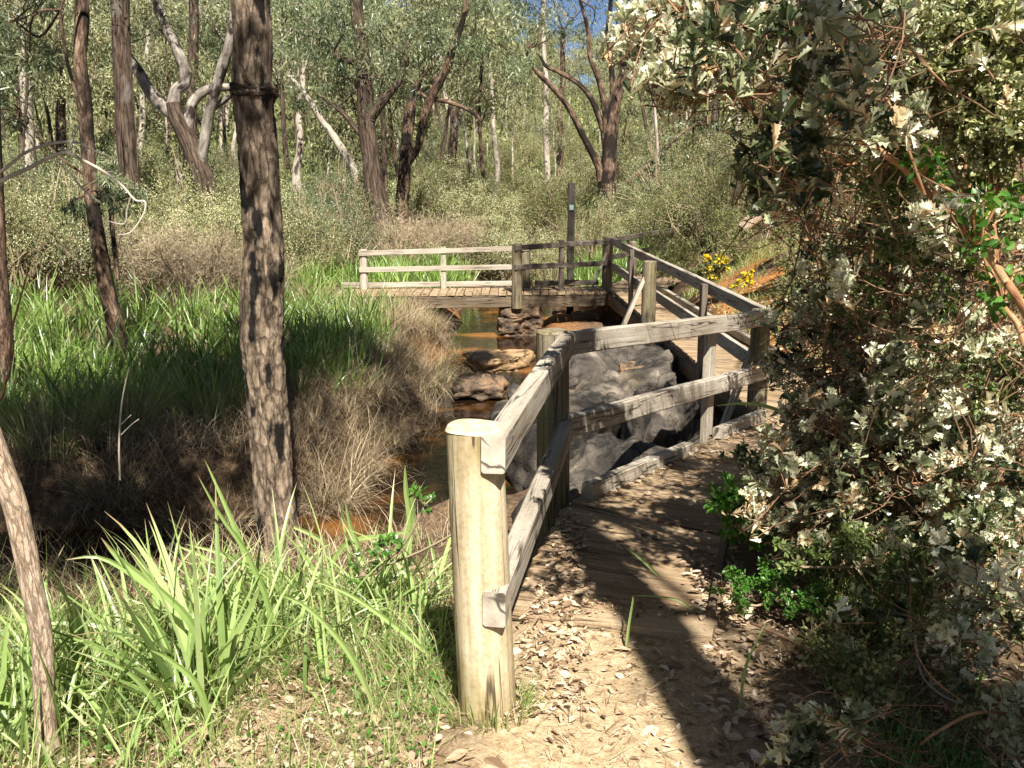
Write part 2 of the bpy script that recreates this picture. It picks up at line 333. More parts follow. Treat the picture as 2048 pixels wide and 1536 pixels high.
M['iris'] = leafmat('strap_leaves', [(.13, .2, .06), (.24, .34, .1), (.36, .48, .16), (.5, .58, .27)], .35, .38, .5, .1, tip=(.42, .3, .16))
M['reed'] = leafmat('reed_blades', [(.05, .1, .02), (.12, .21, .04), (.22, .35, .075), (.34, .47, .15), (.45, .42, .2)], .35, .32, .6, .1, tip=(.4, .32, .18))
M['grass'] = leafmat('green_grass_blades', [(.11, .16, .04), (.2, .28, .08), (.32, .4, .13), (.5, .46, .25)], .3, .45, .4, .1)
M['dry'] = leafmat('dry_grass_blades', [(.1, .065, .035), (.24, .175, .1), (.4, .31, .19), (.56, .47, .31)], .12, .6, .25, .1)
M['vine'] = leafmat('green_vine_leaves', [(.04, .11, .015), (.07, .19, .025), (.13, .28, .05)], .35, .3, .6, .1)
M['green'] = leafmat('mid_green_leaves', [(.04, .07, .018), (.09, .14, .035), (.17, .23, .06), (.27, .31, .11)], .3, .4, .5, .1)
M['parrot'] = leafmat('toothed_grey_green_leaves', [(.03, .045, .016), (.09, .11, .045), (.27, .3, .15), (.56, .57, .38), (.78, .78, .6), (.78, .72, .5), (.6, .42, .22)], .25, .3, .7, .1)  # cream end includes sun glare on glossy leaves, dark end the shaded ones
M['litter'] = leafmat('fallen_leaf', [(.13, .08, .045), (.28, .185, .11), (.41, .29, .18), (.52, .4, .27), (.66, .55, .42)], .05, .6, .35, .05)
M['post'] = woodmat('treated_pine_post', (.24, .17, .09), (.46, .375, .235), (.63, .56, .4), .37, 34, tint=(.68, .66, .52))
m, nt, o = newmat('sawn_post_end'); lk = nt.links.new
at = N(nt, 'ShaderNodeAttribute', attribute_name='tc'); wv = N(nt, 'ShaderNodeTexWave', wave_type='RINGS', rings_direction='Z'); wv.inputs['Scale'].default_value = 28; wv.inputs['Distortion'].default_value = 1.6; wv.inputs['Detail'].default_value = 2
mp = N(nt, 'ShaderNodeMapping'); mp.inputs['Location'].default_value = (-1.3, -1.3, -1.3); lk(at.outputs['Vector'], mp.inputs['Vector']); lk(mp.outputs[0], wv.inputs['Vector'])
rr0 = ramp(nt, [(.2, (.5, .4, .25)), (.7, (.72, .63, .45))], wv.outputs['Fac']); ns = N(nt, 'ShaderNodeTexNoise'); ns.inputs['Scale'].default_value = 30; lk(at.outputs['Vector'], ns.inputs['Vector'])
rr1 = ramp(nt, [(.4, (.75, .72, .66)), (.6, (1, 1, 1))], ns.outputs['Fac']); mm = N(nt, 'ShaderNodeMixRGB', blend_type='MULTIPLY'); mm.inputs[0].default_value = 1; lk(rr0.outputs[0], mm.inputs[1]); lk(rr1.outputs[0], mm.inputs[2])
b = N(nt, 'ShaderNodeBsdfPrincipled'); b.inputs['Roughness'].default_value = .8; lk(mm.outputs[0], b.inputs['Base Color']); lk(b.outputs[0], o.inputs[0]); M['post_end'] = m
M['post_old'] = woodmat('shade_toned_old_post', (.11, .088, .055), (.2, .165, .11), (.31, .265, .185), .36, 34, tint=(.8, .8, .62))  # dark tone includes the shade on these posts; greenish tint is their own
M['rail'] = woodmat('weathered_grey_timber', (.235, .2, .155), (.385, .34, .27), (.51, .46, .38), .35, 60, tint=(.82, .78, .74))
M['rail_dark'] = woodmat('shade_toned_weathered_timber', (.075, .06, .045), (.14, .115, .09), (.2, .17, .135), .35, 60)  # darker copy of the rail timber, shade on the far rails in its colour
M['post_black'] = woodmat('near_black_post_timber', (.02, .017, .014), (.045, .038, .03), (.085, .07, .055))  # even tone, much darker than the other timbers
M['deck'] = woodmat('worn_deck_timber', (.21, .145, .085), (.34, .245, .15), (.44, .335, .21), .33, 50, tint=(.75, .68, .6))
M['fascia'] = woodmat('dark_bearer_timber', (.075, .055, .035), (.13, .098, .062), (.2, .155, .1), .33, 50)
M['granite'] = rockmat('grey_granite', [(.013, .0105, .008), (.034, .027, .02), (.09, .074, .056), (.15, .123, .093), (.33, .275, .21)], 2.3, 1.0)
M['laterite'] = rockmat('brown_laterite', [(.03, .02, .012), (.11, .072, .045), (.22, .145, .085), (.36, .2, .09)], 5, .9)
M['tanrock'] = rockmat('tan_split_rock', [(.1, .055, .025), (.34, .21, .1), (.52, .36, .19)], 4, .4)
M['metal'] = None
m, nt, o = newmat('galvanised_bolt'); b = N(nt, 'ShaderNodeBsdfPrincipled'); b.inputs['Base Color'].default_value = (.5, .5, .5, 1); b.inputs['Metallic'].default_value = .9; b.inputs['Roughness'].default_value = .4; nt.links.new(b.outputs[0], o.inputs[0]); M['metal'] = m
m, nt, o = newmat('faded_green_marker'); b = N(nt, 'ShaderNodeBsdfPrincipled'); b.inputs['Base Color'].default_value = (.2, .3, .26, 1); b.inputs['Roughness'].default_value = .6; nt.links.new(b.outputs[0], o.inputs[0]); M['marker'] = m
# ground
m, nt, o = newmat('earth_and_litter'); lk = nt.links.new
tc = N(nt, 'ShaderNodeTexCoord'); at = N(nt, 'ShaderNodeAttribute', attribute_name='v'); at2 = N(nt, 'ShaderNodeAttribute', attribute_name='tc')
def gn(sc, det=6, rg=.6):
    n = N(nt, 'ShaderNodeTexNoise'); n.inputs['Scale'].default_value = sc; n.inputs['Detail'].default_value = det; n.inputs['Roughness'].default_value = rg; lk(tc.outputs['Object'], n.inputs['Vector']); return n
na = gn(1.3); nb_ = gn(22, 8, .7); nc = gn(120, 3)
soil = ramp(nt, [(.35, (.05, .032, .02)), (.5, (.13, .085, .05)), (.65, (.24, .165, .1))], nb_.outputs['Fac'])
sand = ramp(nt, [(.32, (.29, .2, .11)), (.5, (.46, .345, .205)), (.68, (.6, .48, .32))], nb_.outputs['Fac'])
clay = ramp(nt, [(.35, (.25, .095, .025)), (.6, (.48, .22, .07))], nb_.outputs['Fac'])
sx = N(nt, 'ShaderNodeSeparateXYZ'); lk(at2.outputs['Vector'], sx.inputs[0])
mA = N(nt, 'ShaderNodeMixRGB'); lk(at.outputs['Fac'], mA.inputs[0]); lk(soil.outputs[0], mA.inputs[1]); lk(sand.outputs[0], mA.inputs[2])
mB = N(nt, 'ShaderNodeMixRGB'); lk(sx.outputs[0], mB.inputs[0]); lk(mA.outputs[0], mB.inputs[1]); lk(clay.outputs[0], mB.inputs[2])
grn = ramp(nt, [(.35, (.05, .06, .025)), (.65, (.13, .14, .06))], na.outputs['Fac'])
mC = N(nt, 'ShaderNodeMixRGB'); lk(sx.outputs[1], mC.inputs[0]); lk(mB.outputs[0], mC.inputs[1]); lk(grn.outputs[0], mC.inputs[2])
sp = ramp(nt, [(.35, (.5, .45, .4)), (.5, (1, 1, 1))], nc.outputs['Fac']); mu = N(nt, 'ShaderNodeMixRGB', blend_type='MULTIPLY'); mu.inputs[0].default_value = .7; lk(mC.outputs[0], mu.inputs[1]); lk(sp.outputs[0], mu.inputs[2])
b = N(nt, 'ShaderNodeBsdfPrincipled'); b.inputs['Roughness'].default_value = .95; b.inputs['Specular IOR Level'].default_value = .15; lk(mu.outputs[0], b.inputs['Base Color'])
bp = N(nt, 'ShaderNodeBump'); bp.inputs['Strength'].default_value = .6; bp.inputs['Distance'].default_value = .03; lk(nb_.outputs['Fac'], bp.inputs['Height']); lk(bp.outputs[0], b.inputs['Normal']); lk(b.outputs[0], o.inputs[0])
M['ground'] = m
# water
m, nt, o = newmat('tannin_stream_water'); lk = nt.links.new
tc = N(nt, 'ShaderNodeTexCoord')
n1 = N(nt, 'ShaderNodeTexNoise'); n1.inputs['Scale'].default_value = 1.1; n1.inputs['Detail'].default_value = 5; lk(tc.outputs['Object'], n1.inputs['Vector'])
r = ramp(nt, [(.47, (.012, .006, .003)), (.56, (.06, .025, .006)), (.66, (.24, .095, .02))], n1.outputs['Fac'])
n2 = N(nt, 'ShaderNodeTexNoise'); n2.inputs['Scale'].default_value = 5; n2.inputs['Detail'].default_value = 3; lk(tc.outputs['Object'], n2.inputs['Vector'])
b = N(nt, 'ShaderNodeBsdfPrincipled'); b.inputs['Roughness'].default_value = .03; b.inputs['IOR'].default_value = 1.33; lk(r.outputs[0], b.inputs['Base Color'])
bp = N(nt, 'ShaderNodeBump'); bp.inputs['Strength'].default_value = .25; bp.inputs['Distance'].default_value = .03; lk(n2.outputs['Fac'], bp.inputs['Height']); lk(bp.outputs[0], b.inputs['Normal']); lk(b.outputs[0], o.inputs[0])
M['water'] = m
# ------------------------------------------------------------------ terrain
STREAM = np.array([(.4, 26), (.2, 22), (-.25, 18.3), (-.3, 12.7), (-.4, 9.5), (-.5, 8.4), (-1.25, 7.35), (-2.3, 6.75), (-4.5, 6.1), (-9, 5.4), (-30, 4)], float)
WATER_Z = -1.02
def stream_d(x, y):
    best = np.full(x.shape, 1e9); side = np.zeros(x.shape)
    for a, b in zip(STREAM[:-1], STREAM[1:]):
        d = b - a; L2 = d @ d
        t = np.clip(((x - a[0]) * d[0] + (y - a[1]) * d[1]) / L2, 0, 1)
        ex = x - a[0] - t * d[0]; ey = y - a[1] - t * d[1]; q = np.hypot(ex, ey)
        s = d[0] * ey - d[1] * ex          # >0 : left of travel = near/right bank
        upd = q < best; best = np.where(upd, q, best); side = np.where(upd, s, side)
    return best, side > 0
def deckz(y): return np.interp(y, [0, 2.9, 5, 7.8, 40], [0, -.03, -.09, -.30, -.30])
XE = ([-5, 2.9, 5, 7.8, 8.8, 20], [-.6, -.15, .2, 1.95, 2.75, 2.85])
def farz(x, y):
    z = np.interp(y, [14, 20, 30, 50, 80, 120, 180, 250, 300, 340], [-.6, -.55, .25, 1.8, 5, 11.5, 19.5, 25, 25, 22])
    az = x / np.maximum(y, 1)
    gap = np.exp(-((az - .06) / .07) ** 2)
    side = 1 + .55 * sstep(np.abs(az - .06) / .35 - .2)
    k = np.interp(y, [40, 120], [0, 1])
    return z * (1 + k * (side - 1 - .16 * gap))
def height(x, y, rough=True):
    x = np.asarray(x, float); y = np.asarray(y, float)
    sd, near = stream_d(x, y)
    t = sstep((x - np.interp(y, *XE) + .3) / .5)
    right = deckz(y) - .02 + np.where(y > 8, np.clip(x - 2.95, 0, 4) * .55, np.clip(x - 2.4, 0, 5) * .25)
    left = np.interp(y, [0, 2.5, 3.6, 5, 6.6, 20], [-.03, -.06, -.14, -.42, -.8, -.85]) - .06 * np.clip(-x - .5, 0, 4)
    nb = left * (1 - t) + right * t
    fb = -.55 + .12 * np.clip((sd - 1.5) / 6, 0, 1) + 0 * x
    bw = np.where(near, np.where(y > 7, .6, 1.1), .75)
    bank = np.where(near, nb, fb)
    w = np.where(y > 12, .5, .34)
    w = w + .15 * np.sin(y * 1.7 + x)
    k = sstep((sd - w) / bw)
    z = -1.25 * (1 - k) + bank * k
    kf = sstep((y - 17) / 6)
    chan = (1 - sstep((sd - .6) / 1.2)) * sstep((27 - y) / 5)
    fz = farz(x, y) * (1 - chan) - 1.2 * chan
    fr = fz + np.where(x > 2.9, np.clip(x - 2.95, 0, 5) * .45 * (1 - sstep((y - 24) / 14)), 0)
    z = z * (1 - kf) + fr * kf
    if rough:
        p = np.stack([x, y, 0 * x], -1)
        path = sstep((x - np.interp(y, *XE) + .1) / .3) * (y < 8) * (1 - sstep((x - np.interp(y, *XE) - 1.3) / .6))
        z = z + fbm(p * 1.3) * (.12 - .1 * path) + fbm(p * 6, 3) * (.03 - .02 * path)
    return z
def hz(x, y): return float(height(np.array([x]), np.array([y]))[0])
nu, nv = 460, 560
u = np.linspace(-1, 1, nu); X = 190 * (.055 * u + .945 * np.sign(u) * np.abs(u) ** 4)
v = np.linspace(0, 1, nv); Y = -8 + 44 * v + 310 * v ** 5
XX, YY = np.meshgrid(X, Y); ZZ = height(XX, YY)
sd, near = stream_d(XX, YY)
xe = np.interp(YY, *XE)
pn = fbm(np.stack([XX * 1.5, YY * 1.5, 0 * XX], -1))
path = sstep((XX - xe + .05) / .2) * (1 - sstep((XX - xe - .75 - pn * .3) / .3)) * (1 - sstep((YY - 6.5) / 1))
pathw = np.maximum(path, .75 * (1 - sstep((YY - 3.0 + np.abs(XX) * .3) / 1.0)) * (XX > -2.2) * (XX < 1.2) * sstep(.5 + pn * 2))
clay = sstep((XX - 2.6) / .5) * (1 - sstep((XX - 4.6) / 1.5)) * sstep((YY - 8) / 1) * (1 - sstep((YY - 15) / 3)) * np.clip(.6 + pn * 2, 0, 1)
clay = np.maximum(clay, .6 * (1 - sstep((sd - .9) / .8)) * (YY > 12) * (YY < 19))
green = sstep((YY - 22) / 12)
g = G(); I = np.arange(nu * nv).reshape(nv, nu)
g.add(np.stack([XX, YY, ZZ], -1), np.stack([I[:-1, :-1], I[:-1, 1:], I[1:, 1:], I[1:, :-1]], -1).reshape(-1, 4), pathw.reshape(-1), np.stack([clay, green, 0 * clay], -1))
tag(g.build('ground', M['ground'], smooth=True), kind='structure')
# stream surface: a ribbon wider than the channel, lying in it
g = G(); q, r_ = resample(np.c_[STREAM[:-1], np.zeros(len(STREAM) - 1)], np.ones(len(STREAM) - 1), 120)
tt = nrm(np.gradient(q, axis=0)); nn_ = np.stack([-tt[:, 1], tt[:, 0], 0 * tt[:, 0]], -1)
ww = np.where(q[:, 1] > 7, 1.15, 1.2)[:, None]
off = np.linspace(-1, 1, 9); V = q[:, None] + nn_[:, None] * (off[None, :, None] * ww[:, None]); V[..., 2] = WATER_Z
I = np.arange(120 * 9).reshape(120, 9); g.add(V, np.stack([I[:-1, :-1], I[:-1, 1:], I[1:, 1:], I[1:, :-1]], -1).reshape(-1, 4))
tag(g.build('stream_water', M['water']), kind='structure')
# ------------------------------------------------------------------ boardwalk and railings
def round_post(top, z0, r, mat, parent, seed, lean=(0, 0), sides=28, endmat=None, label=None):
    g = G(); top = np.asarray(top, float)
    base = np.array([top[0] + lean[0], top[1] + lean[1], z0])
    n = 14; pts = base + (top - base) * np.linspace(0, 1, n)[:, None]
    tube(g, pts, np.linspace(r * 1.04, r * .97, n), sides, n * 2, rough=.018, rf=6, seed=seed)
    o = g.build('post', mat, parent, True)
    if label: o['label'] = label
    e = G(); k = np.linspace(0, 2 * PI, sides + 1)[:-1]; rings = [0, .5, .93, 1.0]
    VV = [top + np.array([0, 0, .012])]
    for q in rings[1:]:
        zz = .012 if q < .95 else 0
        for a_ in k: VV.append(top + np.array([math.cos(a_) * r * .985 * q, math.sin(a_) * r * .985 * q, zz + .002 * math.sin(3 * a_ + seed)]))
    F3 = [(0, 1 + i, 1 + (i + 1) % sides) for i in range(sides)]
    F4 = [(1 + j * sides + i, 1 + (j + 1) * sides + i, 1 + (j + 1) * sides + (i + 1) % sides, 1 + j * sides + (i + 1) % sides) for j in range(2) for i in range(sides)]
    VV = np.array(VV); e.add(VV, F3, .5, (VV - top) * np.array([1, 1, 1]) + seed); e.add(VV, F4, .5, (VV - top) + seed)
    e.build('sawn_top', endmat or mat, o, False)
    return o
def bolt(parent, p, nrm_, r=.009):
    g = G(); p = np.asarray(p, float); n_ = nrm(np.asarray(nrm_, float)); tube(g, [p - n_ * .01, p + n_ * .006], [r, r * .8], 8, 3, cap=True); return g.build('bolt', M['metal'], parent)
pA = P(948, 858, 2.9); pB = P(1105, 665, 5.0); pC = P(1523, 622, 7.77); pD = P(1216, 476, 17.15)
zA, zB, zC, zD = hz(pA[0], pA[1]), -.09, -.30, -.30
rail1 = thing('timber_railing', 'nearest grey timber railing on a pale round pine post beside the path', 'railing', None, (pA[0], pA[1], 0))
# parts are built in world coordinates: put the parent at its base and keep the children's transform
def fix(root):
    root_loc = root.location.copy()
    for c in children_of(root):
        c.matrix_parent_inverse.translation = -root_loc
rAp, rBp, rCp = .088, .085, .078
lA = (P(985, 1390, 2.9) - pA); 
round_post(pA, zA - .2, rAp, M['post'], rail1, 1.3, lean=(lA[0] * .85, 0), endmat=M['post_end'], label='pale yellow round pine post with a bright sawn top')
round_post(pB, -.6, rBp, M['post_old'], rail1, 4.1, lean=(.02, 0), label='dark shaded round post at the bend of the railing')
round_post(pC, -.9, rCp, M['post_old'], rail1, 7.7, label='greenish round post at the corner by the bush')
def unit2(a, b):
    d = np.array([b[0] - a[0], b[1] - a[1], 0.0]); return d / np.linalg.norm(d)
def rails(root, a, b, tops, mids, off, w=.07, h=.11, ext=(0.05, 0.05), mat='rail', seed=0, side=1, midoff=0):
    """two rails between posts a and b; tops/mids = rail-centre z at each end; off = sideways offset"""
    d = unit2(a, b); nrm_ = np.array([d[1], -d[0], 0.0]) * side
    out = []
    for j, (z0, z1) in enumerate((tops, mids)):
        o_ = off + (midoff if j else 0)
        p0 = np.array([a[0], a[1], z0]) + nrm_ * o_ - d * ext[0]; p1 = np.array([b[0], b[1], z1]) + nrm_ * o_ + d * ext[1]
        g = G(); board(g, p0, p1, w, h, seed=seed + j * 5.3); out.append(g.build('rail', M[mat], root))
    return out, d, nrm_
o1, d1, n1_ = rails(rail1, pA, pB, (pA[2] - .05, pB[2] - .05), (pA[2] - .535, pB[2] - .50), .074, .07, .112, (.092, -.02), seed=1)
bolt(o1[0], np.array([pA[0], pA[1], pA[2] - .07]) + n1_ * .101 + d1 * .02, n1_)
bolt(o1[1], np.array([pA[0], pA[1], pA[2] - .54]) + n1_ * .101 + d1 * .02, n1_)
o2, d2, n2_ = rails(rail1, pB, pC, (pB[2] - .05, pC[2] - .05), (pB[2] - .48, pC[2] - .47), .075, .065, .115, (.0, .075), seed=3)
bolt(o2[1], np.array([pB[0], pB[1], pB[2] - .49]) + n2_ * .11 + d2 * .12, n2_)
bolt(o2[0], np.array([pB[0], pB[1], pB[2] - .09]) + n2_ * .11 + d2 * 1.9, n2_)
# flat upright between B and C
def upright(root, p, ztop, zbot, d, w=.10, t=.05, mat='rail', seed=0):
    g = G(); p = np.asarray(p, float); board(g, (p[0], p[1], zbot), (p[0], p[1], ztop), w, t, up=(-d[1], d[0], 0), seed=seed); return g.build('upright', M[mat], root)
s = .66; mid = pB * (1 - s) + pC * s
upright(rail1, mid + n2_ * .012, mid[2] + .004, -.42, d2, .11, .055, seed=6)
fix(rail1)
# railing along the walkway C -> D
rail2 = thing('timber_railing', 'long grey timber railing along the left side of the walkway with slanting braces', 'railing', None, (pC[0], pC[1], -.3))
pM = P(1296, 524, 11.6)
dCD = unit2(pC, pD)
tz = lambda y: np.interp(y, [pC[1], pD[1]], [pC[2] - .05, pD[2] - .05])
ra, dd, nn2 = rails(rail2, pC, pD, (pC[2] - .05, pD[2] - .05), (pC[2] - .47, pD[2] - .47), .07, .06, .12, (.03, .03), seed=8, mat='rail', side=1)
round_post(pM + np.array([0.02, 0, 0]), -1.15, .085, M['post_old'], rail2, 3.3, label='stout pale round post halfway along the walkway')
round_post(pD, -1.2, .09, M['post_old'], rail2, 5.9, label='dark round post at the far bend')
for py_, sd_ in ((9.75, 2.0), (14.4, 4.0)):
    f = (py_ - pC[1]) / (pD[1] - pC[1]); q = pC + (pD - pC) * f
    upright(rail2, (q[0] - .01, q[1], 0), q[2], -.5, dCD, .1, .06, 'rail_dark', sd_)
def brace(root, top, bot, stub, seed):
    g = G(); board(g, top, bot, .045, .09, up=(0, 1, 0), seed=seed); g.build('brace', M['rail'], root)
    g = G(); board(g, stub[0], stub[1], .07, .09, seed=seed + 1); g.build('outrigger', M['rail'], root)
bt = P(1288, 556, 11.6); bb = P(1226, 700, 11.3)
brace(rail2, bt, bb, (P(1204, 710, 11.2), P(1290, 705, 11.7)), 2.2)
bt = P(1212, 505, 17.1); bb = P(1166, 622, 16.8)
brace(rail2, bt, bb, (P(1160, 616, 16.7), P(1208, 612, 17.1)), 5.2)
bt = P(1508, 690, 7.85); bb = P(1440, 868, 7.7)
brace(rail2, bt, bb, (P(1430, 872, 7.7), P(1520, 868, 7.9)), 9.2)
fix(rail2)
# far bridge rails
pE = P(1034, 489, 16.4); pE2 = P(1051, 490, 17.25); pF = P(726, 500, 16.95)
rail3 = thing('timber_railing', 'sunlit pale timber railing on the back edge of the far footbridge', 'railing', None, (pF[0], pF[1], -.3))
round_post(pF, -.9, .075, M['rail'], rail3, 2.7); round_post(pE2, -.9, .085, M['post_old'], rail3, 8.1)
rails(rail3, pF, pE2, (pF[2] - .05, pE2[2] - .05), (pF[2] - .33, pE2[2] - .36), .07, .05, .085, (.07, .05), seed=12, side=1)
f = .49; q = pF + (pE2 - pF) * f; upright(rail3, (q[0], q[1] - .05, 0), q[2] + .02, -.34, unit2(pF, pE2), .09, .05, 'rail', 11)
fix(rail3)
rail4 = thing('timber_railing', 'short shaded timber railing on the near side of the bridge by the far bend', 'railing', None, (pE[0], pE[1], -.3))
round_post(pE, -.55, .085, M['post_old'], rail4, 6.1)
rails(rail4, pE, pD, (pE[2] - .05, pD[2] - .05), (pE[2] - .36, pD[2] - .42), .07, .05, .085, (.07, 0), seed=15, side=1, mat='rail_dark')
q = pE + (pD - pE) * .48; upright(rail4, (q[0], q[1] - .06, 0), q[2] + .02, -.55, unit2(pE, pD), .085, .05, 'rail_dark', 14)
fix(rail4)
pG = P(1266, 484, 18.6); pH = P(1425, 444, 25.0)
rail5 = thing('timber_railing', 'dark shaded railing running off behind the walkway into the shrubs', 'railing', None, (pG[0], pG[1], -.3))
round_post(pG, -.9, .085, M['post_old'], rail5, 9.1); round_post(pH, -.9, .085, M['post_old'], rail5, 3.9)
pD2 = pD + np.array([.12, .3, 0])
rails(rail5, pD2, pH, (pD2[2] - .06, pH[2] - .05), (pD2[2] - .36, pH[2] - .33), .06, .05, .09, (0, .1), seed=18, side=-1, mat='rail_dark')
q = pD2 + (pH - pD2) * .55; round_post((q[0], q[1], q[2] - .02), -.9, .075, M['post_old'], rail5, 1.9)
fix(rail5)
# decks
def planks(g, L0, L1, R0, R1, w=.14, gap=.012, th=.035, seed=0):
    L0, L1, R0, R1 = [np.asarray(a, float) for a in (L0, L1, R0, R1)]
    n = int(max(np.linalg.norm(L1 - L0), np.linalg.norm(R1 - R0)) / w); rng = RS(int(seed * 10) + 1)
    for i in range(n):
        a = (i + .5) / n; pl = L0 + (L1 - L0) * a; pr = R0 + (R1 - R0) * a
        dv = nrm(pr - pl); pl = pl + dv * rng.uniform(-.012, .012); pr = pr + dv * rng.uniform(-.02, .02)
        wl = (np.linalg.norm(L1 - L0) + np.linalg.norm(R1 - R0)) / 2 / n - gap
        z_ = rng.uniform(-.003, .003)
        board(g, pl + (0, 0, z_ - th / 2), pr + (0, 0, z_ - th / 2), wl, th, seed=rng.rand() * 50)
def deck(name, label, quads, edges, fascias, loc):
    root = thing(name, label, 'boardwalk', None, loc)
    g = G()
    for i, qd in enumerate(quads): planks(g, *qd, seed=i + loc[1])
    g.build('decking', M['deck'], root)
    for i, (a, b, mt) in enumerate(edges):
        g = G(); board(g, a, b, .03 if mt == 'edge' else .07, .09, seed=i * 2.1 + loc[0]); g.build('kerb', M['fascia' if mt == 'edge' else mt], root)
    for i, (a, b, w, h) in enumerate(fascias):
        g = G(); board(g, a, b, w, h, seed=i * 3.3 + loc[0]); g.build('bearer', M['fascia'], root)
    fix(root); return root
dz = lambda x, y: (x, y, float(deckz(y)) + .02)
B0 = pB[:2] + n1_[:2] * .1; C0 = pC[:2] + n2_[:2] * .02
Kb0 = pB + n2_ * .14 + d2 * .14; Kc0 = pC + n2_ * .1 - d2 * .15
deck('boardwalk', 'near boardwalk section littered with leaves beside the round posts', [
    (dz(-.02, 3.55), dz(.30, 4.95), dz(.72, 3.35), dz(1.0, 4.4)),
    (dz(.30, 5.0), dz(2.06, 7.8), dz(1.02, 4.45), dz(3.1, 7.0))],
    [((Kb0[0], Kb0[1], -.03), (Kb0[0] * .52 + Kc0[0] * .48, Kb0[1] * .52 + Kc0[1] * .48, -.14), 'rail'),
     ((Kb0[0] * .34 + Kc0[0] * .66, Kb0[1] * .34 + Kc0[1] * .66, -.16), (Kc0[0], Kc0[1], -.235), 'rail'),
     ((.745, 3.5, -.045), (.99, 4.4, -.055), 'edge')],
    [((.32, 5.1, -.22), (1.98, 7.75, -.42), .06, .18)], (.9, 4.5, -.1))
deck('boardwalk', 'long straight boardwalk running away between the railing and the clay bank', [
    ((2.0, 7.86, -.30), (1.62, 17.5, -.30), (3.0, 7.3, -.30), (2.5, 17.5, -.30))],
    [((2.95, 7.35, -.235), (2.62, 12.5, -.235), 'rail'), ((2.61, 12.55, -.235), (2.42, 17.0, -.235), 'rail')],
    [((1.98, 7.95, -.42), (1.60, 17.1, -.42), .06, .17), ((2.9, 7.9, -.42), (2.45, 17.1, -.42), .06, .17)], (2.2, 12, -.3))
deck('boardwalk', 'far footbridge crossing the stream, sunlit at its open end', [
    ((-2.9, 16.15, -.30), (1.6, 16.55, -.30), (-2.9, 17.0, -.30), (1.6, 17.5, -.30))],
    [((-2.9, 16.98, -.235), (.35, 17.3, -.235), 'rail'), ((.4, 17.3, -.235), (1.5, 17.5, -.235), 'rail_dark')],  # right kerb takes the darker timber where the bridge lies in shade
    [((-2.85, 16.2, -.44), (1.58, 16.6, -.44), .07, .2), ((-2.85, 16.9, -.44), (1.55, 17.4, -.44), .07, .2)], (-.8, 16.6, -.3))
deck('boardwalk', 'shaded boardwalk section leading off behind the far bend', [
    ((1.7, 17.6, -.30), (4.6, 24.8, -.30), (2.7, 17.5, -.30), (5.6, 24.4, -.30))], [], [((1.7, 17.65, -.42), (4.6, 24.8, -.42), .06, .17)], (3.2, 21, -.3))
# sign post
sp = thing('sign_post', 'tall dark square post with a small pale green marker behind the far railing', 'post', None, (P(1143, 575, 17.9)[0], 17.9, -.9))
a = P(1143, 366, 17.9)
g = G(); board(g, (a[0], a[1], -1.2), a, .125, .11, up=(0, 1, 0), seed=3); g.build('shaft', M['post_black'], sp)
mk = P(1143, 415, 17.83); g = G(); board(g, mk + (-.035, 0, 0), mk + (.04, 0, 0), .02, .09, seed=1, warp=0); g.build('marker', M['marker'], sp)
fix(sp)
# ------------------------------------------------------------------ rocks
def ico(n=4):
    import bmesh
    bm = bmesh.new(); bmesh.ops.create_icosphere(bm, subdivisions=n, radius=1); 
    V = np.array([v.co[:] for v in bm.verts]); Fc = np.array([[v.index for v in f.verts] for f in bm.faces]); bm.free(); return V, Fc
ICO5 = ico(6); ICO4 = ico(5)
def rock(name, label, c, r, mat, seed, amp=.18, fr=1.6, blocky=0, rot=0, tmpl=ICO4, cat='rock', group=None, ridge=0):
    V, Fc = tmpl; V = V.copy()
    if blocky: V = np.sign(V) * np.abs(V) ** (1 - blocky); V = V / np.maximum(np.abs(V).max(1, keepdims=True) ** .5, .01)
    V = V * (1 + amp * fbm(V * fr + seed, 5)[:, None] * 2 + .03 * fbm(V * 9 + seed, 3)[:, None])
    if ridge: V = V * (1 - ridge * np.clip(1 - 9 * np.abs(fbm(V * 1.7 + seed * 3, 3)), 0, 1)[:, None] + .035 * fbm(V * 14 + seed, 4)[:, None])
    V = V * np.array(r); cr, sr = math.cos(rot), math.sin(rot); V = V @ np.array([[cr, sr, 0], [-sr, cr, 0], [0, 0, 1]])
    g = G(); g.add(V, Fc); o = g.build(name, M[mat], None, True); o.location = c; return tag(o, label, cat, group)
rock('boulder', 'big rounded grey boulder right behind the near kerb and the dark post', (.78, 7.35, -1.1), (.62, .85, .74), 'granite', 3.1, .2, 1.5, rot=.25, tmpl=ICO5, ridge=.07)
rock('boulder', 'grey boulder with a steep lit face beside the walkway bearer', (1.42, 8.5, -1.12), (.42, .85, .74), 'granite', 7.4, .22, 1.6, .15, rot=-.15, tmpl=ICO5, ridge=.08)
rock('boulder', 'broad dark granite slab in the middle behind the near railing', (.72, 9.35, -1.15), (.62, .95, .72), 'granite', 4.9, .2, 1.5, .2, rot=.3, tmpl=ICO5, ridge=.08)
rock('boulder', 'pale mottled granite slab beyond the near railing, under the outrigger of the walkway', (1.05, 11.1, -1.12), (.78, 1.15, .8), 'granite', 6.6, .2, 1.7, .15, rot=-.15, tmpl=ICO5, ridge=.08)
rock('boulder', 'small angular stone wedged between the grey boulders', (1.2, 7.9, -.95), (.22, .3, .3), 'laterite', 2.6, .2, 1.7, .3, rot=.8)
rock('boulder', 'low dark granite boulder at the water edge behind the nearest round post', (.3, 9.3, -1.15), (.5, 1.5, .55), 'granite', 8.2, .25, 1.6, rot=.1)
rock('boulder', 'small brown boulder lying at the foot of the second round post', (.28, 6.6, -.95), (.3, .5, .45), 'granite', 1.2, .15, 1.5)
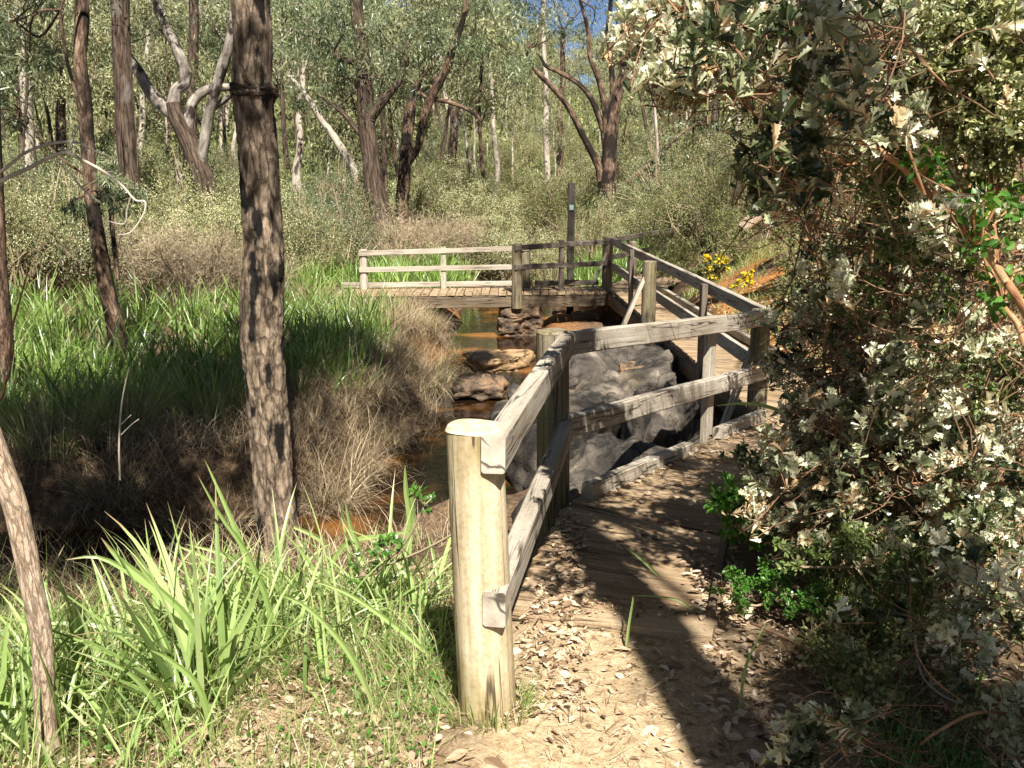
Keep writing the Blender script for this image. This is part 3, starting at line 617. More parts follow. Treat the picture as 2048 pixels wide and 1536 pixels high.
q = P(980, 715, 12.2); rock('split_rock', 'larger half of a golden split rock lying in the stream', q - (0, 0, .05), (.25, .34, .1), 'tanrock', 2.2, .2, 2.0, .4, .5)
q = P(1022, 712, 12.3); rock('split_rock', 'smaller golden split rock leaning towards the grey boulder', q - (0, 0, .05), (.2, .3, .1), 'tanrock', 5.7, .12, 1.4, .4, -.5)
q = P(958, 752, 11.8); rock('stream_rock', 'flat grey-brown slab beneath the golden split rock', q - (0, 0, .12), (.3, .28, .12), 'laterite', 9.7, .2, 1.6, .3)
def pier(name, label, c, w, dpt, z0, z1, seed):
    rng = RS(seed); root = thing(name, label, 'stone pier', None, (c[0], c[1], z0)); n = int((z1 - z0) / .22); k = 0
    for i in range(n):
        zz = z0 + (i + .5) * (z1 - z0) / n; xs = [-.25, .27] if i % 2 else [-.02]
        for xo in xs:
            ww = w / 2 * (.56 if i % 2 else 1.02) * rng.uniform(.9, 1.1)
            V, Fc = ICO4; V = V.copy(); V = np.sign(V) * np.abs(V) ** .55; V = V / np.maximum(np.abs(V).max(1, keepdims=True) ** .5, .01)
            V = V * (1 + .16 * fbm(V * 2 + rng.rand() * 50, 5)[:, None] * 2) * np.array([ww, dpt / 2 * rng.uniform(.9, 1.1), (z1 - z0) / n * .55])
            g = G(); g.add(V + np.array([c[0] + xo * w + rng.uniform(-.02, .02), c[1] + rng.uniform(-.03, .03), zz]), Fc); o_ = g.build('stone_block', M['laterite'], root, True)
    fix(root)
pier('stone_pier', 'rough brown stone pier holding up the middle of the far footbridge', (P(1042, 640, 16.6)[0], 16.7), .72, .6, -1.2, -.5, 5)
pier('stone_pier', 'rough stacked stone pier under the walkway beside the granite boulder', (P(1262, 760, 11)[0] + .1, 10.9), .5, .6, -1.3, -.45, 9)
pier('stone_pier', 'shaded stone pier beneath the far bend of the walkway', (1.75, 17.2), .6, .6, -1.2, -.5, 11)
# ------------------------------------------------------------------ vegetation generators
def rdir(rng, n): return nrm(rng.normal(size=(n, 3)))
def euc_clump(g, c, r, n, L, W, rng, droop=.9, a0=None, sq=.7):
    p = np.asarray(c) + rng.normal(size=(n, 3)) * np.array([r, r, r * sq]) * .55
    d = rng.normal(size=(n, 3)) * .7 + np.array([0, 0, -droop])
    a = np.clip((rng.rand() if a0 is None else a0) * .5 + rng.rand(n) * .5, 0, 1)
    leaves(g, p, d, rng.uniform(.7, 1.2, n) * L, rng.uniform(.7, 1.2, n) * W, rng, LENS, a)
def limb(g, p0, d0, L, r0, rng, ns=6, wig=.25, up=.1, n=5, r1=.25, rough=0):
    pts = [np.asarray(p0, float)]; d = nrm(np.asarray(d0, float))
    for i in range(n):
        d = nrm(d + rng.normal(size=3) * wig + np.array([0, 0, up])); pts.append(pts[-1] + d * L / n)
    tube(g, pts, np.linspace(r0, r0 * r1, n + 1), ns, n * 2 + 1, rough=rough, seed=rng.rand() * 9)
    return np.array(pts), d
def gum(rng, h, r, lean=.05, crown0=.5, nl=7, leafL=.3, leafW=.09, nleaf=45, spread=.28, barr=None, wig=.05):
    t, c = G(), G()
    n = 8; pts = [np.zeros(3) + (0, 0, -.4)]; d = nrm(np.array([rng.normal() * lean, rng.normal() * lean, 1]))
    for i in range(n):
        d = nrm(d + rng.normal(size=3) * np.array([wig, wig, 0]) + (0, 0, .04)); pts.append(pts[-1] + d * (h * .92) / n)
    pts = np.array(pts); tube(t, pts, np.linspace(r, r * .3, n + 1) * np.r_[1.25, np.ones(n)], 8, 22, rough=.06, rf=3)
    for i in range(nl):
        f = crown0 + (1 - crown0) * (i + rng.rand()) / nl; k = f * n; j = min(int(k), n - 1); p = pts[j] + (pts[j + 1] - pts[j]) * (k - j)
        az = rng.rand() * 2 * PI; d0 = np.array([math.cos(az), math.sin(az), rng.uniform(.3, 1.1)])
        L = h * spread * rng.uniform(.6, 1.1) * (1.15 - .5 * f)
        lp, ld = limb(t, p, d0, L, r * .42 * (1.2 - .7 * f), rng, 5, .25, .08)
        for q in lp[2:]:
            for s_ in range(2):
                sp_, sd_ = limb(t, q, ld + rng.normal(size=3) * .8, L * .35, r * .1, rng, 3, .3, .02, 3)
                euc_clump(c, sp_[-1], h * .075, nleaf, leafL, leafW, rng)
                if rng.rand() < .5: euc_clump(c, sp_[1], h * .05, nleaf // 2, leafL, leafW, rng)
    euc_clump(c, pts[-1], h * .09, nleaf * 2, leafL, leafW, rng)
    return t, c
def shrub(rng, h, w, nst=26, nleaf=30, L=.07, W=.022, flower=0, fl=.05, twig=True, base=0, tipup=.8):
    t, c, f = G(), G(), G(); tips = []
    for i in range(nst):
        az = rng.rand() * 2 * PI; rr = w / 2 * math.sqrt(rng.rand()); e = np.array([math.cos(az) * rr, math.sin(az) * rr, h * (1 - .45 * (rr / (w / 2)) ** 2) * rng.uniform(.55, 1.05)])
        m_ = e * .5 + np.array([0, 0, h * .05]) + rng.normal(size=3) * .07 * h
        b0 = np.array([rng.normal() * w * .06, rng.normal() * w * .06, -.1])
        if twig: tube(t, [b0, m_, e], [h * .012, h * .008, h * .003], 4, 6)
        for s_ in range(5):
            p = m_ + (e - m_) * rng.uniform(.1, 1) + rng.normal(size=3) * w * .07
            tips.append(p)
            if twig: tube(t, [m_ + (e - m_) * .4, (m_ + p) / 2 + rng.normal(size=3) * .03, p], [h * .004, h * .003, h * .0015], 3, 4)
    tips = np.array(tips)
    c0 = np.repeat(tips, nleaf, 0); n = len(c0)
    c0 = c0 + rng.normal(size=(n, 3)) * w * .055
    a = np.clip(np.repeat(rng.rand(len(tips)) * .5, nleaf) + rng.rand(n) * .5, 0, 1)
    leaves(c, c0, rng.normal(size=(n, 3)) * .8 + (0, 0, tipup), rng.uniform(.6, 1.3, n) * L, rng.uniform(.7, 1.3, n) * W, rng, LENS, a)
    if flower:
        k = tips[(tips[:, 2] > h * .3)]; k = k[rng.rand(len(k)) < .75]; c1 = np.repeat(k, flower, 0); m2 = len(c1)
        c1 = c1 + rng.normal(size=(m2, 3)) * w * .035 + (0, 0, .03 * h)
        leaves(f, c1, rdir(rng, m2) + (0, 0, .6), rng.uniform(.6, 1.2, m2) * fl, rng.uniform(.6, 1.2, m2) * fl * .8, rng, LENS)
    return t, c, f
# landmarks used to single out the background plants in words
LM = [(-1e9, 'past the left edge'), (60, 'left of the thin near trunk'), (200, 'beside the thin left trunk'), (300, 'between the straight trunk and the forked tree'), (430, 'right of the forked tree'),
      (560, 'right of the big near trunk'), (700, 'beyond the footbridge open end'), (800, 'beyond the sunlit bridge railing'), (920, 'behind the middle of the far railing'), (1040, 'left of the sign post'),
      (1160, 'by the many-stemmed tree'), (1290, 'right of the many-stemmed tree'), (1420, 'above the clay bank'), (1560, 'behind the big right bush')]
def pxof(x, y): return 1024 + F * x / y * .98
def where(x, y):
    px = pxof(x, y); s = LM[0][1]
    for a, t in LM:
        if px >= a: s = t
    return s
def dist_word(y):
    for a, t in ((24, 'close'), (29, 'near'), (35, 'middle-distance'), (45, 'farther'), (60, 'distant'), (80, 'lower-slope'), (110, 'mid-slope'), (150, 'upper-slope'), (1e9, 'ridge-top')):
        if y < a: return t
# ---- hero trees traced from the photograph: each stem = list of (px, py, width px), at its own distance
def hero(name, label, cat, d, stems, bark, clumps, seed, leafL=.13, leafW=.028, n=130, mat='euc', rough=.05, base=None, dd=None, fine=0, limbmat=None, ws=1.0):
    """clumps: (px, py, radius px, distance offset)"""
    rng = RS(seed); b = stems[0][0]; bp_ = P(b[0], b[1], d) if base is None else np.array(base)
    root = thing(name, label, cat, None, tuple(bp_))
    t = G(); lm_ = G(); tips = []
    for k, st in enumerate(stems):
        off = 0 if k == 0 else (rng.uniform(-.6, .6) if dd is None else dd[k])
        pts = [P(x, y, d + off * (i / max(1, len(st) - 1))) for i, (x, y, w) in enumerate(st)]
        rad = [PR(w, d) / 2 * ws for x, y, w in st]
        if k == 0:
            pts = [pts[0] + np.array([0, 0, -.7])] + pts; rad = [rad[0] * 1.3] + rad
        tgt = t if (k == 0 or limbmat is None) else lm_
        if fine and k == 0: tube(tgt, pts, rad, 56, len(pts) * 34, rough=rough, rf=5, seed=seed + k, fine=fine, stretch=.5)
        else: tube(tgt, pts, rad, 16 if rad[0] > .1 else 9, max(12, len(pts) * 7), rough=rough, rf=5, seed=seed + k)
        tips.append((pts[-1], nrm(pts[-1] - pts[-2]), rad[-1]))
    c = G()
    for (x, y, r, off) in clumps:
        q = P(x, y, d + off); rr = PR(r, d)
        # carry the clump on thin twigs from the nearest stem tip
        j = min(range(len(tips)), key=lambda i: np.linalg.norm(tips[i][0] - q)); p0 = tips[j][0]
        m_ = (p0 + q) / 2 + rng.normal(size=3) * .2
        tube(t, [p0, m_, q], [min(.03, tips[j][2]), .016, .006], 5, 9)
        for s_ in range(max(3, int(6 * (r / 60)))):
            e = q + rng.normal(size=3) * rr * np.array([.5, .6, .42]); tube(t, [q, (q + e) / 2 + rng.normal(size=3) * .06, e], [.012, .008, .004], 3, 5)
            euc_clump(c, e, rr * .42, n, leafL, leafW, rng)
    t.build('trunk', M[bark], root, True)
    if lm_.n: lm_.build('limbs', M[limbmat], root, True)
    if c.n: c.build('crown', M[mat], root)
    fix(root); return root
def up_clumps(px, d_el, n, seed, w=120, y0=-350, y1=-60):
    r = RS(seed); return [(px + r.uniform(-w, w), r.uniform(y0, y1), r.uniform(50, 110), r.uniform(-1.5, 1.5)) for _ in range(n)]
# main near trunk
hero('gum_tree', 'big rough-barked tree trunk with black patches standing at the stream edge', 'tree', 5.6,
     [[(560, 1125, 112), (557, 1090, 92), (546, 980, 80), (540, 880, 80), (532, 780, 80), (524, 680, 84), (524, 580, 84), (526, 480, 80), (522, 400, 76), (516, 300, 78), (508, 215, 76), (508, 185, 88), (505, 165, 74), (505, 80, 74), (500, 0, 72), (485, -220, 70), (495, -600, 64), (480, -1100, 54), (500, -1800, 40)],
      [(490, -900, 30), (300, -1150, 24), (200, -1500, 14)], [(490, -1100, 30), (620, -1400, 22), (660, -1700, 12)]],
     'bark_main', [(250, -1550, 260, -.5), (480, -1850, 300, .3), (660, -1750, 260, 0), (380, -1300, 200, .6)], 11, n=160, rough=.075, leafL=.12, fine=.07)
g = G(); r_ = RS(8); cc = P(508, 183, 5.6)
for k in range(3):
    aa = np.linspace(0, 2 * PI, 13); rr_ = PR(82, 5.6) / 2
    tube(g, [cc + (math.cos(a_) * rr_ * r_.uniform(.9, 1.0), math.sin(a_) * rr_ * .95, (k - 1) * .016 + r_.normal() * .01) for a_ in aa], [.008 + .008 * r_.rand() for _ in aa], 8, 90, rough=.5, rf=40, seed=k)
ring_root = [o_ for o_ in bpy.data.objects if o_.get('label', '').startswith('big rough-barked')][0]
rg = g.build('bark_ridge', M['bark_dark'], ring_root, True); rg.matrix_parent_inverse.translation = -ring_root.location
# thin left trunk
hero('gum_tree', 'thin crooked dark trunk rising from the reeds with a pale sunlit middle', 'tree', 11.5,
     [[(238, 700, 40), (228, 640, 32), (210, 560, 31), (196, 480, 28), (184, 400, 26), (176, 300, 26), (168, 200, 28), (160, 120, 24), (164, 40, 26), (160, -60, 22), (150, -260, 18)],
      [(180, 280, 8), (150, 180, 7), (132, 110, 6), (120, 20, 5)], [(236, 560, 10), (222, 430, 9), (222, 380, 5)]],
     'bark_red', [(60, 120, 60, 0), (40, 220, 60, .3), (150, 400, 34, 0), (240, 400, 36, -.3), (215, 360, 30, 0), (30, 40, 70, 0)] + up_clumps(150, 0, 5, 3), 12, leafL=.15, leafW=.022, n=60)
hero('gum_tree', 'straight dark trunk between the thin left tree and the forked tree', 'tree', 21.0,
     [[(262, 400, 44), (258, 340, 38), (252, 260, 36), (246, 160, 34), (242, 80, 33), (240, 0, 34), (236, -150, 30)]],
     'bark_dark', [(250, 395, 50, -.5), (280, 420, 30, -.7), (225, 330, 24, 0)] + up_clumps(240, 0, 4, 5), 13)
hero('forked_tree', 'forked tree with one pale grey branch reaching left behind the big trunk', 'tree', 23.0,
     [[(412, 380, 56), (396, 330, 48), (372, 270, 44), (352, 230, 38), (346, 205, 32)],
      [(346, 212, 32), (352, 182, 30), (370, 165, 26), (366, 130, 26), (350, 90, 24), (330, 50, 22), (312, 0, 20), (300, -60, 18)],
      [(352, 235, 30), (322, 208, 32), (298, 180, 30), (276, 140, 24), (256, 108, 20), (246, 60, 14)],
      [(374, 262, 26), (384, 208, 24), (410, 182, 22), (440, 175, 20), (470, 172, 18), (520, 150, 14)],
      [(400, 345, 26), (408, 290, 26), (416, 240, 25), (428, 190, 22), (446, 130, 26), (458, 90, 22), (470, 20, 20)],
      [(428, 215, 16), (450, 200, 14), (470, 182, 12)],
      [(372, 410, 26), (364, 370, 24), (358, 335, 22), (354, 322, 12)]],
     'bark_dark', [(320, 60, 40, 0), (250, 60, 50, .4), (430, 60, 50, .5)] + up_clumps(350, 0, 6, 6), 14, n=70, limbmat='bark_grey', ws=.8)
hero('gum_tree', 'narrow dark trunk directly behind the forked tree', 'tree', 29, [[(384, 330, 18), (384, 230, 18), (386, 120, 20), (388, 40, 18), (386, -60, 16)]], 'bark_dark', up_clumps(386, 0, 4, 8), 15)
hero('gum_tree', 'dark trunk with a broken stub on its left, behind the left bridge railing', 'tree', 22.5,
     [[(762, 440, 46), (750, 380, 38), (742, 320, 34), (734, 260, 34), (730, 190, 32), (726, 120, 26), (718, 60, 24), (712, 0, 24), (706, -100, 20)],
      [(736, 245, 22), (752, 222, 18), (776, 190, 16), (800, 160, 10), (812, 110, 8)], [(726, 128, 14), (700, 122, 12), (676, 118, 12), (668, 100, 8)],
      [(728, 275, 14), (712, 258, 10), (690, 230, 9), (672, 215, 7)]],
     'bark_dark', [(640, 80, 55, .3), (690, 50, 60, -.3), (760, 60, 70, .2), (800, 130, 60, 0), (620, 180, 40, .5), (770, 150, 60, .6), (690, 170, 46, 0), (840, 40, 60, .2)] + up_clumps(740, 0, 5, 9), 16, n=110)
hero('gum_tree', 'reddish trunk bending into a pale curved limb behind the bridge', 'tree', 25,
     [[(802, 420, 26), (808, 360, 24), (812, 300, 22), (818, 240, 22), (824, 200, 18), (832, 175, 14), (836, 165, 12)],
      [(812, 330, 18), (836, 290, 16), (850, 230, 16), (864, 190, 17), (886, 150, 16), (900, 112, 16), (925, 40, 12), (940, -40, 8)],
      [(834, 185, 10), (860, 196, 10), (900, 205, 9), (940, 222, 7), (965, 245, 5)]],
     'bark_red', [(900, 80, 60, .3), (950, 60, 70, 0), (930, 130, 60, .5), (1000, 90, 60, 0), (970, 20, 70, .3), (1010, 150, 40, 0)] + up_clumps(930, 0, 4, 10), 17, n=110)
hero('leaning_tree', 'pale bare trunk leaning steeply to the left beside the dark trunk', 'tree', 27, [[(712, 360, 18), (700, 326, 17), (672, 280, 15), (648, 246, 14), (632, 222, 12), (600, 175, 8), (575, 150, 5)]], 'bark_pale', [(570, 110, 60, 0), (590, 60, 60, 0)], 18, n=80, rough=.03)
hero('many_stemmed_tree', 'spreading many-stemmed tree with peeling reddish bark behind the far bend', 'tree', 26.5,
     [[(1216, 425, 56), (1214, 380, 44), (1218, 320, 38), (1222, 260, 34), (1228, 210, 32), (1240, 170, 28), (1256, 140, 24), (1264, 120, 22), (1262, 60, 16), (1268, 0, 12)],
      [(1204, 360, 26), (1196, 330, 18), (1170, 280, 15), (1140, 220, 14), (1110, 180, 13), (1080, 150, 12), (1062, 125, 11), (1054, 100, 9), (1066, 84, 5)],
      [(1212, 300, 18), (1206, 260, 15), (1186, 205, 13), (1160, 170, 12), (1120, 145, 11), (1092, 132, 9), (1080, 112, 6), (1060, 96, 4)],
      [(1214, 300, 16), (1210, 220, 15), (1198, 160, 14), (1180, 110, 13), (1176, 60, 10), (1160, 0, 7)],
      [(1226, 190, 16), (1222, 120, 12), (1216, 60, 11), (1222, 0, 10), (1220, -50, 8)],
      [(1236, 170, 16), (1262, 146, 11), (1290, 132, 8), (1318, 112, 5)],
      [(1232, 200, 18), (1246, 130, 12), (1250, 60, 9), (1260, -20, 6)],
      [(1218, 405, 18), (1244, 372, 15), (1280, 344, 12), (1316, 318, 11), (1330, 300, 8), (1370, 262, 6), (1420, 240, 4)],
      [(1230, 418, 14), (1262, 392, 12), (1300, 348, 10), (1330, 318, 7)]],
     'bark_red', [(1080, 30, 40, 0), (1180, 60, 36, 0), (1110, 60, 30, .3), (1230, 50, 34, 0), (1290, 40, 40, .2), (1330, 290, 44, 0), (1400, 240, 40, 0), (1300, 110, 30, 0), (1330, 240, 30, .3)] + up_clumps(1180, 0, 5, 21), 19, n=46, ws=.8)
for k, (x0, y0, x1, y1, w, d, bk, lab) in enumerate([
    (1092, 400, 1088, -40, 13, 34, 'bark_pale', 'slim pale trunk just left of the sign post top'),
    (1118, 390, 1124, 60, 14, 36, 'bark_red', 'slim two-tone trunk just above the sign post'),
    (996, 380, 982, 160, 12, 33, 'bark_pale', 'slim pale trunk behind the middle of the far bridge'),
    (770, 430, 766, 180, 13, 27, 'bark_dark', 'slim grey trunk touching the right of the dark stubbed tree'),
    (595, 340, 604, 150, 16, 34, 'bark_pale', 'pale trunk right of the big near trunk'),
    (470, 330, 468, 120, 9, 40, 'bark_pale', 'thin pale pole trunk just left of the big near trunk'),
    (1480, 420, 1478, 150, 14, 27, 'bark_pale', 'pale upright trunk above the clay bank'),
    (120, 300, 118, -40, 20, 32, 'bark_dark', 'dark trunk left of the thin crooked one'),
    (60, 320, 30, -40, 24, 34, 'bark_pale', 'broad pale trunk in the upper left corner'),
    (905, 330, 915, 120, 18, 36, 'bark_dark', 'dark trunk beyond the sunlit bridge railing'),
    (280, 300, 300, -30, 12, 44, 'bark_pale', 'pale trunk right of the straight dark one'),
    ]):
    r_ = RS(70 + k); n_ = 6
    st = [(x0 + (x1 - x0) * i / n_ + r_.uniform(-4, 4), y0 + (y1 - y0) * i / n_, w * (1 - .4 * i / n_)) for i in range(n_ + 1)]
    hero('gum_tree', lab, 'tree', d, [st], bk, up_clumps(x1, 0, 3, 40 + k, 90, -160, 120), 90 + k, rough=.04, n=90, leafL=.17, leafW=.04)
# near small trunk lower left, plus its reaching dead branches
hero('young_tree', 'small tan-barked trunk curving through the grass at the lower left', 'tree', 2.75,
     [[(105, 1560, 52), (92, 1460, 44), (88, 1380, 42), (84, 1280, 46), (66, 1180, 48), (50, 1100, 48), (30, 1010, 46), (4, 940, 46), (-40, 820, 46), (-110, 640, 44), (-180, 400, 40), (-200, 0, 36), (-180, -700, 30)]],
     'bark_tan', [(-900, -900, 220, .2), (-1100, -1100, 240, 0)], 31, rough=.05, leafL=.12, fine=.05)
hero('gum_tree', 'rough trunk half cut off by the left edge behind the reeds', 'tree', 9.0, [[(8, 740, 44), (2, 640, 40), (-6, 540, 38), (-12, 400, 36), (-20, 200, 34), (-30, -100, 30)]], 'bark_red', up_clumps(-60, 0, 3, 33, 60), 33, rough=.06)
def twigs(name, label, cat, lines, d, mat, seed):
    root = thing(name, label, cat, None, tuple(P(lines[0][0][0], lines[0][0][1], d))); t = G()
    for k, l in enumerate(lines):
        o_ = (k % 3) * .08; tube(t, [P(x, y, d + o_ * i / len(l)) for i, (x, y, w) in enumerate(l)], [PR(w, d) / 2 for x, y, w in l], 6, len(l) * 5, rough=.04, rf=10)
    t.build('twigs', M[mat], root, True); fix(root); return root
twigs('dead_branch', 'bare grey forked branch arching in from the left above the reeds', 'branch', [
    [(-60, 410, 9), (0, 364, 8), (60, 335, 8), (122, 306, 7), (160, 318, 6), (210, 345, 6), (245, 372, 5), (270, 400, 4), (290, 404, 4), (286, 430, 3), (262, 464, 3), (236, 470, 2)],
    [(-60, 370, 8), (0, 344, 7), (50, 306, 6), (100, 288, 6), (150, 284, 5), (185, 300, 4), (215, 312, 3)],
    [(130, 308, 4), (155, 260, 3), (156, 252, 2)], [(112, 320, 4), (140, 345, 4), (165, 378, 4), (200, 405, 3)], [(262, 392, 3), (254, 420, 3), (248, 448, 3), (210, 440, 2)],
    [(222, 392, 3), (240, 420, 2), (250, 436, 2)], [(208, 345, 3), (230, 342, 2)]], 4.2, 'twig', 1)
twigs('dead_stalk', 'tall dry grass stalk standing before the dark bank', 'plant', [[(240, 960, 4), (238, 900, 4), (240, 840, 4), (246, 790, 3), (258, 735, 2)], [(242, 870, 3), (262, 850, 2), (278, 838, 1.5)], [(241, 850, 2), (262, 830, 1.5)]], 4.6, 'twig', 2)
twigs('dead_sapling', 'thin dark bare stem leaning by the left edge', 'plant', [[(-4, 810, 6), (18, 740, 6), (24, 660, 5), (40, 600, 4), (55, 545, 3)]], 7.0, 'stem', 2)
q = twigs('fallen_log', 'cut log end jutting from the shrubs above the clay bank', 'log', [[(1485, 458, 26), (1500, 444, 26), (1528, 424, 26)]], 16.5, 'bark_tan', 3)
twigs('fallen_log', 'pale fallen trunk lying in the shrubs beyond the clay bank', 'log', [[(1465, 392, 14), (1485, 382, 15), (1506, 372, 15)]], 24, 'bark_pale', 3)
twigs('dead_branch', 'drooping bare twig cluster beside the cut log', 'branch', [[(1560, 425, 3), (1545, 440, 3), (1540, 455, 2), (1533, 475, 1.5)], [(1545, 440, 2), (1552, 462, 1.5)], [(1552, 434, 2), (1560, 456, 1.5)], [(1545, 445, 2), (1530, 460, 1.5)], [(1610, 410, 4), (1580, 420, 3), (1560, 425, 3)]], 9.0, 'twig', 3)
# ---- background trees and shrubs
rng = RS(4)
protos = []
for i, (h, r, bk, adj) in enumerate([(13, .17, 'bark_pale', 'tall pale-barked'), (11, .15, 'bark_dark', 'dark-barked'), (15, .2, 'bark_pale', 'towering pale'), (9, .09, 'bark_pale', 'slender pale'), (10, .16, 'bark_red', 'brown-barked'), (6.5, .09, 'bark_dark', 'small bushy')]):
    t, c = gum(RS(50 + i), h, r, .07, [.45, .4, .5, .35, .4, .12][i], [8, 8, 9, 7, 8, 10][i], .3, .085, 40, [.26, .28, .25, .25, .28, .4][i])
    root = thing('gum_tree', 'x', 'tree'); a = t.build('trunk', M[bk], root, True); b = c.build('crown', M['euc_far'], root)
    protos.append([root, [a, b], adj, False])
def place(pr, x, y, rz, sc, label, group, z=None):
    root, kids, adj, used = pr
    z = hz(x, y) - .05 if z is None else z
    if not pr[3]:
        pr[3] = True; root.location = (x, y, z); root.rotation_euler = (0, 0, rz); root.scale = (sc[0], sc[0], sc[1]); root['label'] = label; root['group'] = group; return root
    return dup(root, kids, (x, y, z), rz, sc, label, group)
cnt = 0
for k in range(4000):
    if cnt >= 262: break
    y = 34 + 215 * rng.rand() ** 1.15; x = rng.uniform(-.57, .42) * y
    az = x / y
    # nearer trees are thinner on the ground; keep the sky gap low
    if y < 60 and rng.rand() < .45: continue
    i = rng.choice(6, p=[.2, .18, .12, .18, .14, .18])
    s = rng.uniform(.75, 1.15)
    if abs(az - .055) < .085:
        if y < 150 and i in (0, 2): i = 3
        top = protos and [13, 11, 15, 9, 10, 6.5][i] * s
        if (hz(x, y) + top - EYE) / y > .152: continue
    elif az > .14 and rng.rand() < .25: continue
    p = protos[i]
    place(p, x, y, rng.rand() * 6.28, (s, s * rng.uniform(.9, 1.1)), f"{dist_word(y)} {p[2]} gum tree {where(x, y)}", 'gum trees of the forest on the hillside'); cnt += 1
pprotos = []
for i, (h, r, bk, adj) in enumerate([(8, .07, 'bark_pale', 'thin pale'), (9, .08, 'bark_dark', 'thin grey-brown'), (7, .06, 'bark_red', 'spindly brown')]):
    t, c = gum(RS(90 + i), h, r, .1, .45, 6, .2, .05, 26, .2, wig=.08); root = thing('sapling', 'x', 'tree')
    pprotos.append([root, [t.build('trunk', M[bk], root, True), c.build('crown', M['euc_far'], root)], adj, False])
k = 0
while k < 110:
    y = rng.uniform(25, 70); x = rng.uniform(-.56, .42) * y
    if y < 28 and -.2 < x / y < .12: continue
    s = rng.uniform(.7, 1.2); p = pprotos[rng.randint(3)]
    if (hz(x, y) + 9 * s - EYE) / y > .16 and .0 < x / y < .125: s *= .55
    place(p, x, y, rng.rand() * 6.28, (s, s), f"{dist_word(y)} {p[2]} sapling {where(x, y)}", 'slim saplings between the larger trees'); k += 1
sprotos = []
for i, (h, w, fl, mat, adj) in enumerate([(2.2, 2.6, 0, 'shrub', 'plain green'), (2.0, 2.4, 50, 'shrub', 'cream-flowered'), (2.6, 2.4, 20, 'shrub', 'tall sparsely flowered'), (1.6, 2.4, 90, 'shrub', 'heavily cream-flowered'), (1.8, 2.6, 0, 'brush', 'dry brown leafless'), (2.8, 2.8, 0, 'euc', 'tall grey-green')]):
    dry = mat == 'brush'
    t, c, f = shrub(RS(150 + i), h, w, 32 if not dry else 46, 38 if not dry else 26, .065 if not dry else .16, .024 if not dry else .009, fl, .027)
    root = thing('shrub', 'x', 'shrub'); kids = [t.build('stems', M['brush'], root), c.build('twigs' if dry else 'foliage', M[mat], root)]
    if f.n: kids.append(f.build('blossom', M['cream'], root))
    sprotos.append([root, kids, adj, False])
def splace(i, x, y, s, rz=None, sz=None):
    p = sprotos[i]; place(p, x, y, rng.rand() * 6.28 if rz is None else rz, (s, s * rng.uniform(.85, 1.15) if sz is None else sz), f"{dist_word(y)} {p[2]} shrub {where(x, y)}", 'shrubs of the undergrowth', )
# placed where the photograph shows them (px, distance, kind, scale)
for (px, d, i, s) in [(1015, 23.5, 3, 1.0), (985, 24.5, 3, .9), (1290, 24, 3, .85), (1250, 25, 1, .8), (1370, 26, 3, .9), (1330, 22.5, 0, .7), (1400, 21.5, 0, .75), (1180, 22.5, 2, .6), (1130, 24, 1, .6), (1110, 22, 2, .5),
                      (870, 22.5, 4, .75), (800, 21.8, 4, .8), (920, 23.5, 4, .7), (1080, 24.5, 4, .7), (690, 20.5, 5, .7), (640, 19.5, 2, .75), (600, 20, 5, .7), (740, 22.8, 2, .7),
                      (470, 18.5, 3, .95), (440, 19.5, 3, 1.0), (530, 19, 1, 1.0), (500, 17.5, 4, .8), (400, 16.5, 4, .9), (340, 17, 4, .85), (300, 18.5, 3, .9), (350, 20, 1, 1.0), (230, 17.5, 0, .95), (180, 16.5, 5, .8), (120, 17, 2, .95), (60, 16, 1, .95),
                      (0, 16.5, 0, 1.0), (-60, 17, 1, 1.0), (20, 18.5, 3, 1.0), (90, 19.5, 3, 1.0), (640, 23, 3, .9), (600, 24, 3, .9), (700, 25, 1, .9), (1450, 20, 0, .7), (1500, 22, 1, .8), (1420, 24, 3, .8), (1480, 26, 1, .9), (1560, 24, 0, 1)]:
    splace(i, (px - 1024) / F * d * 1.02, d, s)
for k, (x, y, i, s) in enumerate([(-9, -12, 1, 1.0), (-3.5, -15, 0, .9), (3, -17, 3, 1.1), (8, -13, 4, 1.0), (13, -7, 1, 1.0), (-14, -4, 4, 1.1), (-11, 2, 1, 1.0), (-13, 9, 5, 1.5), (12, 1, 4, 1.0), (11, 8, 5, 1.5), (-17, -14, 2, .9), (17, -14, 2, .9), (0, -24, 2, 1.0), (-9, -22, 0, 1.1), (9, -23, 0, 1.1), (9, 14, 1, 1), (-14, 14, 1, .9), (-7, -7, 5, 1.0), (7.5, -6, 5, 1.1)]):
    p = protos[i]; place(p, x, y, k * 1.7, (s, s), f"{p[2]} gum tree added out of view around the viewer to block sky light, tree {['by the track', 'near a bend', 'in the open', 'on the rise', 'at the creek'][k % 5]}", 'gum trees added around the viewpoint to block sky light')  # added trees out of view, screening low sky light
for k in range(26):
    y = 16 + 5 * k; x = y * (.5 + .3 * ((k * 7) % 10) / 10); i = (0, 1, 4, 5, 3)[k % 5]
    place(protos[i], x, y, k * 2.1, (1, 1), f"{dist_word(y)} {protos[i][2]} gum tree on the slope hidden by the big right bush", 'gum trees on the slope behind the big right bush')
ns = 0
for k in range(2000):
    if ns >= 175: break
    y = 22 + 60 * rng.rand() ** 1.5; x = rng.uniform(-.56, .36) * y
    if y < 26 and -.16 < x / y < .1: continue
    i = rng.choice(6, p=[.2, .24, .18, .16, .07, .15]); s = rng.uniform(.65, 1.1) * (1 if y < 40 else 1.25)
    if abs(pxof(x, y) - 1215) < 50 and y < 27: continue
    if y < 24 and pxof(x, y) > 1380: continue
    splace(i, x, y, s * (.8 if y > 35 else 1)); ns += 1
